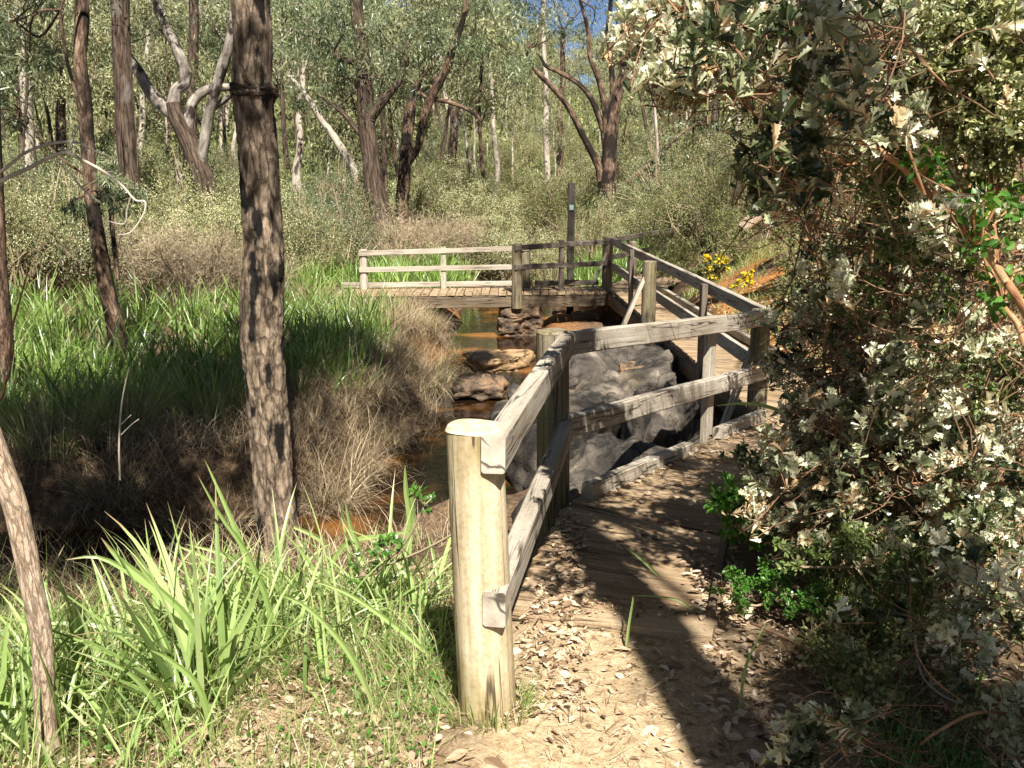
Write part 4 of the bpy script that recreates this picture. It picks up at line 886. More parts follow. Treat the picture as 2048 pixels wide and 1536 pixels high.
# far ground cover of low heath
g = G(); r_ = RS(9); n = 75000; y = 20 + 90 * r_.rand(n) ** 1.4; x = r_.uniform(-.62, .8, n) * y
keep = (y > 26) | (np.abs(x) > 2); x, y = x[keep], y[keep]; n = len(x); z = height(x, y)
leaves(g, np.stack([x, y, z + r_.rand(n) * .5 * np.minimum(1, y / 40)], -1), r_.normal(size=(n, 3)) + (0, 0, 1), r_.uniform(.1, .25, n) * (1 + y / 60), r_.uniform(.03, .06, n) * (1 + y / 60), r_)
n = 75000; y = 60 + 220 * r_.rand(n) ** 1.3; x = r_.uniform(-.62, .8, n) * y; z = height(x, y); cl_ = vnoise(np.stack([x * .35, y * .35, 0 * x], -1))
leaves(g, np.stack([x, y, z + r_.rand(n) * 1.6 * np.clip(.4 + cl_, .1, 1)], -1), r_.normal(size=(n, 3)) + (0, 0, 1), r_.uniform(.25, .6, n), r_.uniform(.12, .3, n), r_)
tag(g.build('undergrowth', M['shrub']), 'low green heath covering the forest floor beyond the bridge', 'undergrowth', kind='stuff')
# ------------------------------------------------------------------ reeds, grasses
def region(n, poly, r_, dens=None):
    """n random ground points inside a world xy polygon"""
    poly = np.array(poly, float); lo, hi = poly.min(0), poly.max(0); out = np.zeros((0, 2))
    while len(out) < n:
        p = lo + (hi - lo) * r_.rand(n * 2, 2); ins = np.zeros(len(p), bool)
        for a, b in zip(poly, np.roll(poly, -1, 0)):
            c_ = ((a[1] > p[:, 1]) != (b[1] > p[:, 1])) & (p[:, 0] < (b[0] - a[0]) * (p[:, 1] - a[1]) / (b[1] - a[1] + 1e-12) + a[0]); ins ^= c_
        p = p[ins]
        if dens is not None: p = p[r_.rand(len(p)) < dens(p)]
        out = np.vstack([out, p])
    out = out[:n]; return np.c_[out, height(out[:, 0], out[:, 1]) - .02]
def reedbed(name, label, polys, seed, Lr=(.4, .85), W=.027, per=13, mat='reed'):
    g = G(); r_ = RS(seed)
    for n, poly, ls in polys:
        c0 = region(n, poly, r_); c0 = c0[c0[:, 2] > -.82]; n = len(c0); c1 = np.repeat(c0, per, 0); m_ = len(c1); c1 = c1 + r_.normal(size=(m_, 3)) * (.05, .05, 0)
        az = r_.rand(m_) * 2 * PI
        L = r_.uniform(*Lr, m_) * ls * np.repeat(r_.uniform(.7, 1.15, n), per)
        blades(g, c1, az, r_.uniform(.02, .7, m_), L, W * r_.uniform(.6, 1.2, m_), r_, r_.uniform(.1, .75, m_), np.clip(np.repeat(r_.rand(n) * .5, per) + r_.rand(m_) * .42, 0, 1) + (r_.rand(m_) < .03) * .2, ns=4)
    return tag(g.build(name, M[mat]), label, 'reeds', kind='stuff')
reedbed('reeds', 'bright green strap-leaved reeds filling the far bank left of the stream', [
    (330, [(-7.5, 9.2), (-2.2, 9.6), (-1.6, 11.5), (-1.9, 14), (-3.2, 15.2), (-9, 15)], 1.0), (260, [(-9, 7.6), (-4.2, 7.5), (-2.5, 8.3), (-2.2, 10), (-8, 10)], .85),
    (60, [(-2.6, 8.8), (-1.55, 9.4), (-1.5, 12.5), (-2.3, 13.5)], .95), (45, [(-2.6, 13.5), (-1.7, 13.2), (-1.8, 15.6), (-3.4, 15.8)], .8)], 61)
reedbed('reeds', 'sunlit green reeds growing behind the far footbridge', [(420, [(-4.5, 17.8), (2.0, 18.4), (3.0, 22.5), (0, 23), (-4, 21.5)], 1.0), (60, [(1.9, 18.3), (3.2, 19.5), (3.6, 21.5), (2.4, 21)], .6)], 62, per=16)
# tussocks of dry grass hanging over the stream
def tussock(name, label, x, y, r, L, n, seed, mat='dry', green=0, z=None, group=None, W=.006, ln=(.2, 1.25), dr=(.5, 1.1)):
    r_ = RS(seed); z = hz(x, y) if z is None else z
    root = thing(name, label, 'grass', group, (x, y, z)); g = G()
    az = r_.rand(n) * 2 * PI; rr = r * np.sqrt(r_.rand(n)) * .6; b_ = np.stack([rr * np.cos(az), rr * np.sin(az), .12 * r_.rand(n)], -1)
    thinblades(g, b_, az + r_.normal(size=n) * 1.1, r_.uniform(*ln, n) ** 1.0 + (r_.rand(n) < .2) * .4, (.35 + r_.exponential(.33, n)).clip(.3, 1.6) * L, W * r_.uniform(.5, 1.7, n), r_, r_.uniform(dr[0] - .4, dr[1] + .5, n), None, 5)
    g.build('blades', M[mat], root)
    if green:
        g = G(); az = r_.rand(green) * 2 * PI; b_ = np.stack([r * .4 * np.cos(az), r * .4 * np.sin(az), 0 * az], -1)
        thinblades(g, b_, az, r_.uniform(.05, .6, green), r_.uniform(.5, 1.1, green) * L * 1.2, W * r_.uniform(.8, 1.6, green), r_, .3, None, 4); g.build('green_blades', M['grass'], root)
    return root
for k, (px, py, d, r, L, n, gr, lab) in enumerate([
    (720, 790, 9.6, .5, .5, 1500, 30, 'pale dry tussock spilling over the stream bank, the brightest by the water'),
    (690, 900, 8.3, .5, .45, 1100, 0, 'matted dry tussock just right of the big trunk'),
    (640, 1010, 7.7, .45, .55, 1500, 0, 'dry tussock sweeping right from behind the big trunk'),
    (600, 830, 9.3, .5, .5, 1200, 60, 'half-green tussock just behind the big trunk'),
    (780, 700, 11.2, .5, .5, 1200, 60, 'low dry tussock beside the narrow dark water'),
    (770, 640, 13.8, .7, .55, 1500, 40, 'straw-coloured tussock below the open end of the footbridge'),
    (850, 640, 14.3, .5, .4, 900, 60, 'thin dry tussock on the spit under the footbridge'),
    (850, 760, 11.4, .4, .42, 1100, 90, 'half-green tussock overhanging the narrow water opposite the golden rocks'),
    (838, 690, 12.8, .4, .42, 1100, 60, 'straw tussock hanging over the brown shallows under the bridge'),
    (760, 850, 9.2, .35, .4, 900, 10, 'bright straw tussock drooping into the amber pool'),
    (690, 640, 13.2, .5, .6, 900, 90, 'green and straw tussock left of the bridge end'),
    (900, 700, 12.6, .35, .35, 500, 160, 'small green tuft standing in the brown water'),
    (980, 690, 13.6, .35, .3, 300, 260, 'fresh green tuft in the stream before the stone pier'),
    (240, 900, 8.0, .55, .6, 500, 260, 'dark dry tussock below the thin left trunk'),
    (120, 950, 7.6, .6, .6, 500, 260, 'shaded dry tussock near the left edge'),
    (240, 1030, 7.3, .5, .45, 1300, 30, 'pale matted tussock in the sun patch on the left bank'),
    (400, 1010, 7.2, .5, .5, 1200, 30, 'brown tussock between the pale mat and the big trunk'),
    (430, 860, 8.6, .5, .6, 300, 420, 'shaded green tussock left of the big trunk'),
    (330, 1090, 6.6, .35, .35, 700, 20, 'low brown tussock over the dark pool'),
    (60, 1060, 6.7, .5, .45, 900, 60, 'straggly tussock behind the small tan trunk'),
    (240, 720, 10.8, .35, .5, 500, 30, 'dry tuft at the foot of the thin crooked trunk'),
    (1185, 960, 5.9, .16, .22, 260, 0, 'little brown tuft beside the dark post'),
    ]):
    q = P(px, py, d); tussock('grass_tussock', lab, q[0], q[1], r, L, n, 200 + k, green=gr)
# dry brush mat and rushes along banks
g = G(); r_ = RS(77)
for n, poly, L in [(10000, [(-1.9, 7.9), (-.8, 8.0), (-.78, 9.5), (-.72, 12.7), (-.55, 15.3), (-1.9, 15.3)], .33), (16000, [(-5, 6.7), (-1.5, 7.6), (-1.2, 9), (-1.3, 12), (-2.4, 12), (-3, 9.3), (-6, 8.8)], .4), (2500, [(-2.2, 15.4), (-.9, 15.4), (-.8, 17.6), (-2.4, 17.8)], .4), (4000, [(-2.0, 12), (-1.2, 12.2), (-1.0, 15.9), (-3.2, 15.9)], .4), (3500, [(-5, 15.5), (-2, 17.8), (-6, 19), (-10, 16)], .6), (5000, [(-4.5, 4.1), (-1.0, 4.5), (-.2, 6.3), (-1.4, 6.3), (-4, 5.9)], .3)]:
    b_ = region(n, poly, r_); az = r_.rand(n) * 2 * PI
    thinblades(g, b_, az, r_.uniform(.1, 1.4, n), r_.uniform(.4, 1.3, n) * L, .006, r_, r_.uniform(.2, 1, n), None, 4)
tag(g.build('dry_grass', M['dry']), 'matted dead grass covering the stream banks', 'grass', kind='stuff')
# foreground grass and clover-like ground cover
g = G(); r_ = RS(78)
lawn = [(-2.6, 2.0), (-.25, 2.0), (-.22, 2.8), (-.05, 3.6), (.0, 4.7), (-.3, 5.0), (-1.0, 4.35), (-2.3, 4.0), (-3.3, 4.0), (-3.6, 3)]
den = lambda p: np.clip(.35 + .9 * (vnoise(np.c_[p * 3, p[:, 0] * 0]) + .35) * np.where((p[:, 1] < 2.75) & (p[:, 0] > -.9), .5, 1), .22, 1)
n = 36000; b_ = region(n, lawn, r_, den); az = r_.rand(n) * 2 * PI
thinblades(g, b_, az, r_.uniform(0, 1.0, n), r_.uniform(.04, .2, n) * (1 + (r_.rand(n) < .2)) * np.clip(1.25 - .35 * b_[:, 0] - .7, .6, 1.5), .0045 * r_.uniform(.6, 1.4, n), r_, r_.uniform(.1, .8, n), None, 4)
den2 = lambda p: np.clip(.1 + 1.4 * (vnoise(np.c_[p * 3.5 + 7, p[:, 0] * 0])), .02, 1)
n = 9000; b_ = region(n, [(.75, 1.9), (2.8, 2), (3.2, 4.8), (1.6, 4.9), (1.1, 3.4)], r_, den2); az = r_.rand(n) * 2 * PI
thinblades(g, b_, az, r_.uniform(0, 1.0, n), r_.uniform(.06, .2, n), .0045, r_, r_.uniform(.1, .8, n), None, 4)
n = 260; a_ = r_.rand(n) * 2 * PI; rr = .1 + .06 * r_.rand(n); cx = pA[0] + .03; x = cx + rr * np.cos(a_); y = 2.88 + rr * np.sin(a_); b_ = np.c_[x, y, height(x, y)]
thinblades(g, b_, a_, r_.uniform(0, .8, n), r_.uniform(.05, .15, n), .005, r_, .4, None, 4)
tag(g.build('grass', M['grass']), 'short green grass around the foot of the near post and beside the path', 'grass', kind='stuff')
g = G(); n = 21000
b_ = np.vstack([region(9000, lawn, r_, den), region(12000, [(.78, 1.9), (3.2, 2), (3.4, 4.9), (1.5, 5.0), (1.1, 3.4)], r_, den2)])
b_[:, 2] += r_.rand(n) * .09
leaves(g, b_, r_.normal(size=(n, 3)) + (0, 0, .5), r_.uniform(.012, .032, n), r_.uniform(.008, .02, n), r_, LENS, r_.rand(n), nn=r_.normal(size=(n, 3)) * .5 + (0, 0, 1))
tag(g.build('ground_cover', M['vine']), 'tiny-leaved green weeds among the grass and leaf litter', 'weeds', kind='stuff')
# fallen leaves
g = G(); r_ = RS(79)
def litter(n, poly, size=(.02, .06), dens=None, up=.012, tmpl=OVAL):
    b_ = region(n, poly, r_, dens); b_[:, 2] += (.02 if up > .007 else .012) + up * r_.rand(n)
    dk = (b_[:, 1] > 3.5); b_[:, 2] = np.where(dk & (b_[:, 0] > np.interp(b_[:, 1], *XE) + .1), np.maximum(b_[:, 2], deckz(b_[:, 1]) + .026), b_[:, 2])
    az = r_.rand(n) * 2 * PI; d_ = np.stack([np.cos(az), np.sin(az), r_.normal(size=n) * .28], -1)
    L = r_.uniform(*size, n); leaves(g, b_, d_, L, L * r_.choice([.12, .3, .45, .6], n) * r_.uniform(.8, 1.2, n), r_, tmpl, r_.rand(n), nn=r_.normal(size=(n, 3)) * .45 + (0, 0, 1))
PATH = [(-.9, 1.9), (.8, 1.9), (.75, 3.6), (.0, 3.75), (-.02, 3.0), (-.35, 2.6)]
litter(4200, PATH, (.006, .022), up=.002); litter(420, PATH, (.02, .05), up=.006); litter(60, PATH, (.05, .085), up=.008)
litter(1500, [(-.02, 2.8), (.22, 2.8), (.35, 4.4), (.28, 4.9), (.06, 3.8)], (.012, .045), up=.02); litter(420, [(.1, 2.6), (.6, 2.5), (.7, 3.3), (.3, 3.6)], (.012, .038), up=.008)
litter(420, [(.3, 5.1), (.5, 5.1), (1.3, 6.3), (1.15, 6.5)], (.02, .06)); litter(160, [(1.1, 6.3), (1.3, 6.3), (2.1, 7.5), (1.95, 7.6)], (.02, .06))
litter(260, [(.3, 3.6), (.95, 3.5), (2.6, 6.3), (2.2, 7.2), (.5, 5)], (.02, .055))
litter(900, [(.5, 2.0), (.75, 2.0), (1.0, 4.3), (.8, 4.3)], (.02, .06), up=.03)
litter(11000, [(.7, 1.9), (3.4, 2), (4, 6), (1.9, 5.3), (.85, 3.4)], (.01, .042), up=.03)
litter(10000, lawn, (.012, .045), up=.03); litter(250, [(-1.6, 2.0), (-.25, 2.0), (-.15, 2.9), (-1.2, 2.9)], (.05, .09), up=.02); litter(2600, [(2.9, 7.9), (5, 8), (5.5, 15), (2.8, 15)], (.03, .08))
litter(200, [(.45, 7.3), (1.7, 8), (1.9, 10.5), (.8, 10)], (.03, .05))
tag(g.build('fallen_leaves', M['litter']), 'dry curled leaves scattered over the path and deck edges', 'leaves', kind='stuff')
g = G(); n = 20000; b_ = np.vstack([region(1000, PATH, r_), region(16000, lawn, r_), region(3000, [(.8, 1.9), (3.2, 2), (3.4, 4.9), (1.5, 5.0), (.9, 3.4)], r_)]); b_[:, 2] += .03; az = r_.rand(n) * 2 * PI
thinblades(g, b_, az, r_.uniform(1.0, 1.55, n), r_.uniform(.03, .13, n), .003, r_, .1, None, 2)
tag(g.build('twig_litter', M['dry']), 'fine dry twigs and stalks lying on the path', 'twigs', kind='stuff')
# ---- foreground iris clumps
def iris(label, px, py, d, n, L, seed, W=.026, spread=.1, azr=None, lean=(.05, .8)):
    r_ = RS(seed); q = P(px, py, d); z = hz(q[0], q[1]); root = thing('iris_clump', label, 'plant', 'strap-leaved clumps in the foreground', (q[0], q[1], z)); g = G()
    az = r_.rand(n) * 2 * PI if azr is None else r_.uniform(*azr, n)
    b_ = np.stack([r_.normal(size=n) * spread, r_.normal(size=n) * spread, -.02 + 0 * az], -1)
    blades(g, b_, az, r_.uniform(*lean, n) * 1.15, r_.uniform(.5, 1.15, n) * L, W * .85 * r_.uniform(.5, 1.2, n), r_, r_.uniform(.05, .85, n), None, 9, keel=.32)
    g.build('blades', M['iris'], root); return root
for k, a in enumerate([
    ('large strap-leaved clump with the longest bright blades, lower left', 400, 1330, 3.05, 26, .72, .034, .05),
    ('strap-leaved clump just right of the small tan trunk', 230, 1260, 3.1, 22, .5, .03, .09),
    ('dark green strap-leaved clump at the bottom left corner', 10, 1420, 2.8, 26, .5, .028, .12),
    ('strap-leaved clump in front of the base of the big trunk', 560, 1180, 3.8, 22, .5, .026, .1),
    ('upright strap-leaved clump left of the pale post', 800, 1130, 3.9, 22, .5, .022, .1),
    ('strap-leaved clump between the pale post and the big trunk', 700, 1160, 3.8, 22, .48, .022, .12),
    ('small strap-leaved clump behind the largest one', 460, 1230, 3.5, 20, .45, .026, .12),
    ('thin-leaved clump behind the small tan trunk', 150, 1180, 3.7, 16, .4, .02, .15),
    ('broad clump filling the gap between the small tan trunk and the longest leaves', 320, 1210, 3.6, 24, .5, .026, .16),
    ('arching clump in front of the dark pool, left of the big trunk', 420, 1160, 3.95, 22, .48, .024, .15),
    ('bright clump straight in front of the big trunk', 640, 1230, 3.5, 24, .46, .024, .15),
    ('low leafy clump at the bottom edge right of the small tan trunk', 300, 1450, 2.8, 22, .36, .02, .12),
    ('dark clump rising behind the tan trunk at the left edge', 60, 1330, 3.1, 26, .5, .026, .12),
    ('loose clump of narrow blades right of the longest leaves', 560, 1290, 3.3, 22, .4, .018, .14),
    ('fine-bladed clump close to the left side of the pale post', 850, 1230, 3.3, 24, .34, .012, .1),
    ('half-shaded clump at the left edge by the small tan trunk', -10, 1290, 3.2, 18, .45, .026, .1)]):
    iris(a[0], a[1], a[2], a[3], int(a[4] * 2.3), a[5], 300 + k, a[6] * .95, a[7])
# named long blades of the biggest clump, as in the photograph
def strap(g, pts, w, d, dd_=0.3, a=.6, root_it=True):
    if root_it:
        ds_ = np.linspace(1.8, 8, 400); pp = np.array([P(pts[0][0], pts[0][1], k) for k in ds_]); hh = height(pp[:, 0], pp[:, 1]); hit = np.argmax(pp[:, 2] < hh); d = ds_[hit] if hit > 0 else d
    q, _ = resample([P(x, y, d + dd_ * i / len(pts)) for i, (x, y) in enumerate(pts)], np.ones(len(pts)), 14)
    t_ = nrm(np.gradient(q, axis=0)); view = nrm(q - np.array([0, 0, EYE])); s_ = nrm(np.cross(t_, view) + .3 * view)
    s = np.linspace(0, 1, 14); pr = np.minimum(1, .6 + s * 2) * (1 - s ** 2.5) + .02; W_ = PR(w, d) * pr[:, None] * .5
    m_ = q + np.cross(s_, t_) * W_ * .5
    V = np.stack([q - s_ * W_, m_, q + s_ * W_], 1); I = np.arange(42).reshape(14, 3)
    g.add(V, np.vstack([np.stack([I[:-1, j], I[:-1, j + 1], I[1:, j + 1], I[1:, j]], -1) for j in (0, 1)]), a, np.repeat(np.stack([s, s, s], -1), 3, 0))
FAN = [[], [], []]
for pts, w, a in [([(400, 1330), (350, 1220), (280, 1160), (200, 1115), (130, 1120)], 18, .5), ([(420, 1360), (380, 1250), (300, 1170), (240, 1120), (202, 1075)], 26, .7), ([(420, 1400), (400, 1290), (370, 1230), (310, 1170), (260, 1105)], 24, .5),
                  ([(430, 1350), (540, 1260), (500, 1120), (440, 1030), (395, 950)], 16, .4), ([(520, 1240), (490, 1110), (450, 1010), (410, 920)], 15, .8), ([(520, 1240), (470, 1170), (420, 1120), (350, 1090)], 20, .9), ([(600, 1230), (540, 1160), (450, 1110), (370, 1088)], 18, .7),
                  ([(300, 1290), (200, 1250), (100, 1245), (30, 1262)], 18, .6), ([(430, 1500), (400, 1380), (340, 1320), (300, 1300)], 18, .5), ([(760, 1440), (700, 1310), (620, 1220), (560, 1190)], 16, .7), ([(440, 1400), (460, 1300), (500, 1220), (520, 1170)], 24, .9),
                  ([(350, 1500), (320, 1420), (250, 1340), (140, 1300)], 16, .3), ([(410, 1400), (410, 1300), (405, 1240), (408, 1190)], 24, .95), ([(640, 1180), (690, 1090), (780, 1070), (830, 1060)], 14, .7), ([(660, 1110), (640, 1080), (590, 1055), (530, 1040)], 14, .9),
                  ([(710, 1180), (720, 1110), (700, 1050), (690, 1000)], 16, .8), ([(810, 1120), (820, 1040), (812, 980), (810, 930)], 20, .8), ([(840, 1090), (826, 1030), (824, 980), (832, 960)], 14, .6), ([(880, 1330), (800, 1260), (700, 1190), (620, 1160)], 15, .8)]:
    FAN[0 if pts[0][0] < 360 else 1 if pts[0][0] < 580 else 2].append((pts, w, a))
for fan, lab in zip(FAN, ('few long low strap leaves reaching to the small tan trunk', 'open fan of very long strap leaves reaching over the dark pool', 'long loose strap leaves between the big trunk and the pale post')):
    if lab.startswith('long loose'):
        for pts, w, a in fan:
            g = G(); root = thing('strap_leaf', 'long strap leaf growing by itself between the big trunk and the pale post', 'leaf', 'single strap leaves by the pale post', tuple(P(pts[0][0], pts[0][1], 3.2))); strap(g, pts, w * .8, 3.0, -.12, a * .8); g.build('blade', M['iris'], root); fix(root)
        continue
    p0_ = P(fan[0][0][0][0], fan[0][0][0][1], 3.0); g = G(); root = thing('iris_clump', lab, 'plant', 'strap-leaved clumps in the foreground', tuple(p0_))
    for pts, w, a in fan: strap(g, pts, w * .85, 3.0, -.12, a * .8)
    g.build('blades', M['iris'], root); fix(root)
# the few long grass blades crossing the path
for pts, w, lab in [
    ([(1252, 1300), (1258, 1250), (1266, 1200), (1264, 1192)], 6, 'short upright green stalk standing in the path shadow'), ([(1405, 1240), (1360, 1202), (1300, 1192), (1256, 1192)], 5, 'green stalk bent flat across the path shadow'),
    ([(1478, 1430), (1490, 1340), (1510, 1290), (1536, 1235)], 7, 'lone upright green stalk beside the path edging'), ([(1330, 1165), (1290, 1125), (1265, 1105), (1252, 1095)], 7, 'wide green blade leaning left over the deck boards'),
    ([(1940, 1460), (1955, 1380), (1975, 1300), (1995, 1200)], 7, 'tall green stalk under the right bush'), ([(2048, 1370), (1980, 1356), (1900, 1362), (1800, 1380)], 9, 'long green blade arching in low from the right edge')]:
    g = G(); root = thing('grass_stalk', lab, 'grass', None, tuple(P(pts[0][0], pts[0][1], 2.6))); strap(g, pts, w, 2.55, .1, .6); g.build('blades', M['iris'], root); fix(root)
g = G(); root = thing('grass_stalk', 'single curved green blade hanging across the railing by the corner post', 'grass', None, tuple(P(1560, 820, 4.2)))
strap(g, [(1580, 830), (1530, 812), (1480, 807), (1428, 812)], 8, 4.2, .1, .7, False); g.build('blades', M['iris'], root); fix(root)
# ------------------------------------------------------------------ the big right-hand bush
def rosettes(g, c, dirs, rng, n=13, L=.05, W=.03, tmpl=OAK, ab=None):
    k = len(c); cc = np.repeat(c, n, 0); dr = np.repeat(nrm(dirs), n, 0); m_ = k * n
    ph = rng.rand(m_) * 2 * PI; el = rng.uniform(.15, 1.35, m_)
    r1 = nrm(np.cross(dr, np.array([.3, .2, .93]))); r2 = np.cross(dr, r1)
    rad = r1 * np.cos(ph)[:, None] + r2 * np.sin(ph)[:, None]
    d = dr * np.cos(el)[:, None] + rad * np.sin(el)[:, None]
    base = cc - dr * (el / 1.35 * .05)[:, None]
    ab = rng.rand(k) if ab is None else ab
    a = np.clip(np.repeat(ab, n) + rng.normal(size=m_) * .12, 0, 1)
    l_ = L * rng.uniform(.55, 1.35, m_) * np.repeat(rng.uniform(.8, 1.25, k), n)
    leaves(g, base, d, l_, l_ * W / L, rng, tmpl, a, nn=dr + rng.normal(size=(m_, 3)) * .25)
rb = RS(500)
bush = thing('parrot_bush', 'huge grey-green bush with toothed leaves and orange-brown limbs filling the right side', 'bush', None, (2.5, 3.9, 0))
wood = G()
bushbase = np.array([2.35, 4.1, hz(2.35, 4.1) - .1])
main = [([(2060, 640, 30), (2010, 560, 28), (1960, 490, 26), (1870, 400, 24), (1800, 330, 22), (1740, 290, 22), (1660, 235, 18), (1560, 190, 13), (1470, 120, 12), (1390, 60, 10), (1310, -30, 6)], 2.9, .1),
        ([(2080, 800, 24), (2040, 660, 22), (2000, 600, 16), (1960, 480, 14), (1925, 300, 14), (1905, 120, 14), (1890, -20, 10)], 3.2, .3),
        ([(2080, 985, 16), (1980, 968, 16), (1880, 965, 15), (1780, 972, 13), (1740, 955, 10), (1690, 880, 8), (1650, 830, 5)], 3.4, .2),
        ([(2080, 560, 10), (1980, 590, 10), (1930, 640, 8), (1900, 680, 6)], 3.0, .2), ([(2080, 1430, 14), (1960, 1425, 13), (1880, 1460, 12), (1840, 1490, 8)], 2.5, 0), ([(1960, 1425, 9), (1880, 1370, 7), (1840, 1320, 5), (1830, 1270, 4)], 2.6, .1),
        ([(1850, 390, 10), (1780, 210, 8), (1700, 100, 8), (1640, 0, 6)], 2.8, .3), ([(1740, 290, 10), (1700, 330, 8), (1640, 300, 7), (1520, 320, 5)], 2.9, -.2),
        ([(1790, 60, 8), (1850, 130, 9), (1900, 180, 8)], 2.7, .1), ([(1690, 240, 9), (1800, 280, 8), (1880, 290, 7)], 2.9, .3), ([(2060, 1050, 9), (1960, 1080, 8), (1860, 1090, 6), (1790, 1080, 4)], 3.3, .2),
        ([(2060, 840, 9), (1900, 860, 8), (1800, 830, 6), (1700, 780, 4)], 3.6, .2), ([(2060, 760, 8), (1960, 720, 7), (1860, 700, 6), (1760, 640, 4)], 3.9, .2)]
for pts, d, dd_ in main:
    p3 = [P(x, y, d + dd_ * i / len(pts)) for i, (x, y, w) in enumerate(pts)]
    p3[0] = p3[0]; rad = [PR(w, d) * .3 for x, y, w in pts]
    if pts[0][0] > 2040 and pts[0][1] < 1300: p3 = [bushbase + rb.normal(size=3) * .05, (bushbase + p3[0]) / 2 + (.15, 0, 0) + rb.normal(size=3) * .1] + p3; rad = [rad[0] * 1.6, rad[0] * 1.25] + rad
    tube(wood, p3, rad, 10, len(p3) * 7, rough=.06, rf=12, seed=d)
# foliage volume, in picture boxes with a range of distances: (px, py, rx, ry, d0, d1, count, leaf tone, pale where sunlit, dark where shaded)
rc = []; ra = []; rd = []
def fill(px, py, rx, ry, d0, d1, n, ab, spread=.3):
    for _ in range(int(n * 2.1)):
        r_, t_ = math.sqrt(rb.rand()), rb.rand() * 2 * PI
        p = P(px + rx * r_ * math.cos(t_), py + ry * r_ * math.sin(t_), rb.uniform(d0, d1))
        rc.append(p); ra.append(np.clip(ab + rb.normal() * spread, 0, 1)); rd.append(np.array([-.3, -.5, .7]) + rb.normal(size=3) * .6)
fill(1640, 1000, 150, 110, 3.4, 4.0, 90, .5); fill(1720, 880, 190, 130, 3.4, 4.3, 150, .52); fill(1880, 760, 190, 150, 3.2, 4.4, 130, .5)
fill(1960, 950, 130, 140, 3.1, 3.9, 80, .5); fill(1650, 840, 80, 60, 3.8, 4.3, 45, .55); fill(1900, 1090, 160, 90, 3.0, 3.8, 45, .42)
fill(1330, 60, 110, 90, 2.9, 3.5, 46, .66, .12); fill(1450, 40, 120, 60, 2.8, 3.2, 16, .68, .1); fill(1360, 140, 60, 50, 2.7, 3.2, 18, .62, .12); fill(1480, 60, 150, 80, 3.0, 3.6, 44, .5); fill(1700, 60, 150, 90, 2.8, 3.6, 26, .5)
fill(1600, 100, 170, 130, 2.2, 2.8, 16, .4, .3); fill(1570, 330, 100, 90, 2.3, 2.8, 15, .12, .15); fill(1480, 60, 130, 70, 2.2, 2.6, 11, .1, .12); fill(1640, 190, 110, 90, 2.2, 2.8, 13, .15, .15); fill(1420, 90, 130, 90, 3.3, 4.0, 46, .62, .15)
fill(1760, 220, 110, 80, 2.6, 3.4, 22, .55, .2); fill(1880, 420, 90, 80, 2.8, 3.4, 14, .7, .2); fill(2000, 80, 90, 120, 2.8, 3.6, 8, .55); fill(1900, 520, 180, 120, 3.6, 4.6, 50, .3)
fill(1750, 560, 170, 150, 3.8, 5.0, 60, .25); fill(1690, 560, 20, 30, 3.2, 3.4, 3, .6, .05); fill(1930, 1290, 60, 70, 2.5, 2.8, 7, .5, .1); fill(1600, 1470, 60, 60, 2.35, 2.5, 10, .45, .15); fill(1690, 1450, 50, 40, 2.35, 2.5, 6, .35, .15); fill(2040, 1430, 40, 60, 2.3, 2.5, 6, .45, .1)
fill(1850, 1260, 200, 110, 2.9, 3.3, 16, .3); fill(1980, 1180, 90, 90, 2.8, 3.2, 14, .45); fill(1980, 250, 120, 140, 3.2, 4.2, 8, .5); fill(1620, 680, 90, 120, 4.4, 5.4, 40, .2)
rc = np.array(rc); ra = np.array(ra); rd = np.array(rd)
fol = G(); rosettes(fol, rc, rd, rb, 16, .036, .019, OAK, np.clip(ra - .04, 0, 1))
allp = np.concatenate([resample([P(x, y, d + dd_ * i / len(pts)) for i, (x, y, w) in enumerate(pts)], np.ones(len(pts)), 40)[0] for pts, d, dd_ in main]); thin = G()
for p, dv in zip(rc, rd):          # every rosette hangs on its own twig running back towards the limbs
    dl_ = np.linalg.norm(allp - p, axis=1); j = rb.choice(np.argsort(dl_)[:14]); e = p - nrm(dv) * .1; f_ = p + (allp[j] - p) * min(1, rb.uniform(.12, .28) / max(.1, dl_[j])) + rb.normal(size=3) * .05
    tube(thin, [p - nrm(dv) * .02, e, (e + f_) / 2 + rb.normal(size=3) * .03, f_], [.0016, .002, .0022, .0018], 4, 9)
    if rb.rand() < .8:              # older leaves further down the twig
        rosettes(fol, np.array([p - nrm(dv) * .07]), np.array([dv]), rb, 7, .034, .018, OAK, np.array([rb.choice([.15, .3, .5, .95])]))
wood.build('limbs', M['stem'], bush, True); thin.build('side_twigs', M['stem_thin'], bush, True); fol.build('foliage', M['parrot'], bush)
# fine inner twigs
tw = G(); n = 1800
for _ in range(n):
    px, py = rb.uniform(1560, 2060), rb.uniform(150, 1100)
    if px < 1640 and py > 500: px += 200
    p = P(px, py, rb.uniform(3.6, 5.0)); d_ = nrm(rb.normal(size=3) + (-.3, 0, .1)) * rb.uniform(.15, .45)
    tube(tw, [p, p + d_ * .5 + rb.normal(size=3) * .03, p + d_], [.004, .003, .0015], 3, 5)
tw.build('inner_twigs', M['stem_thin'], bush)
fix(bush)
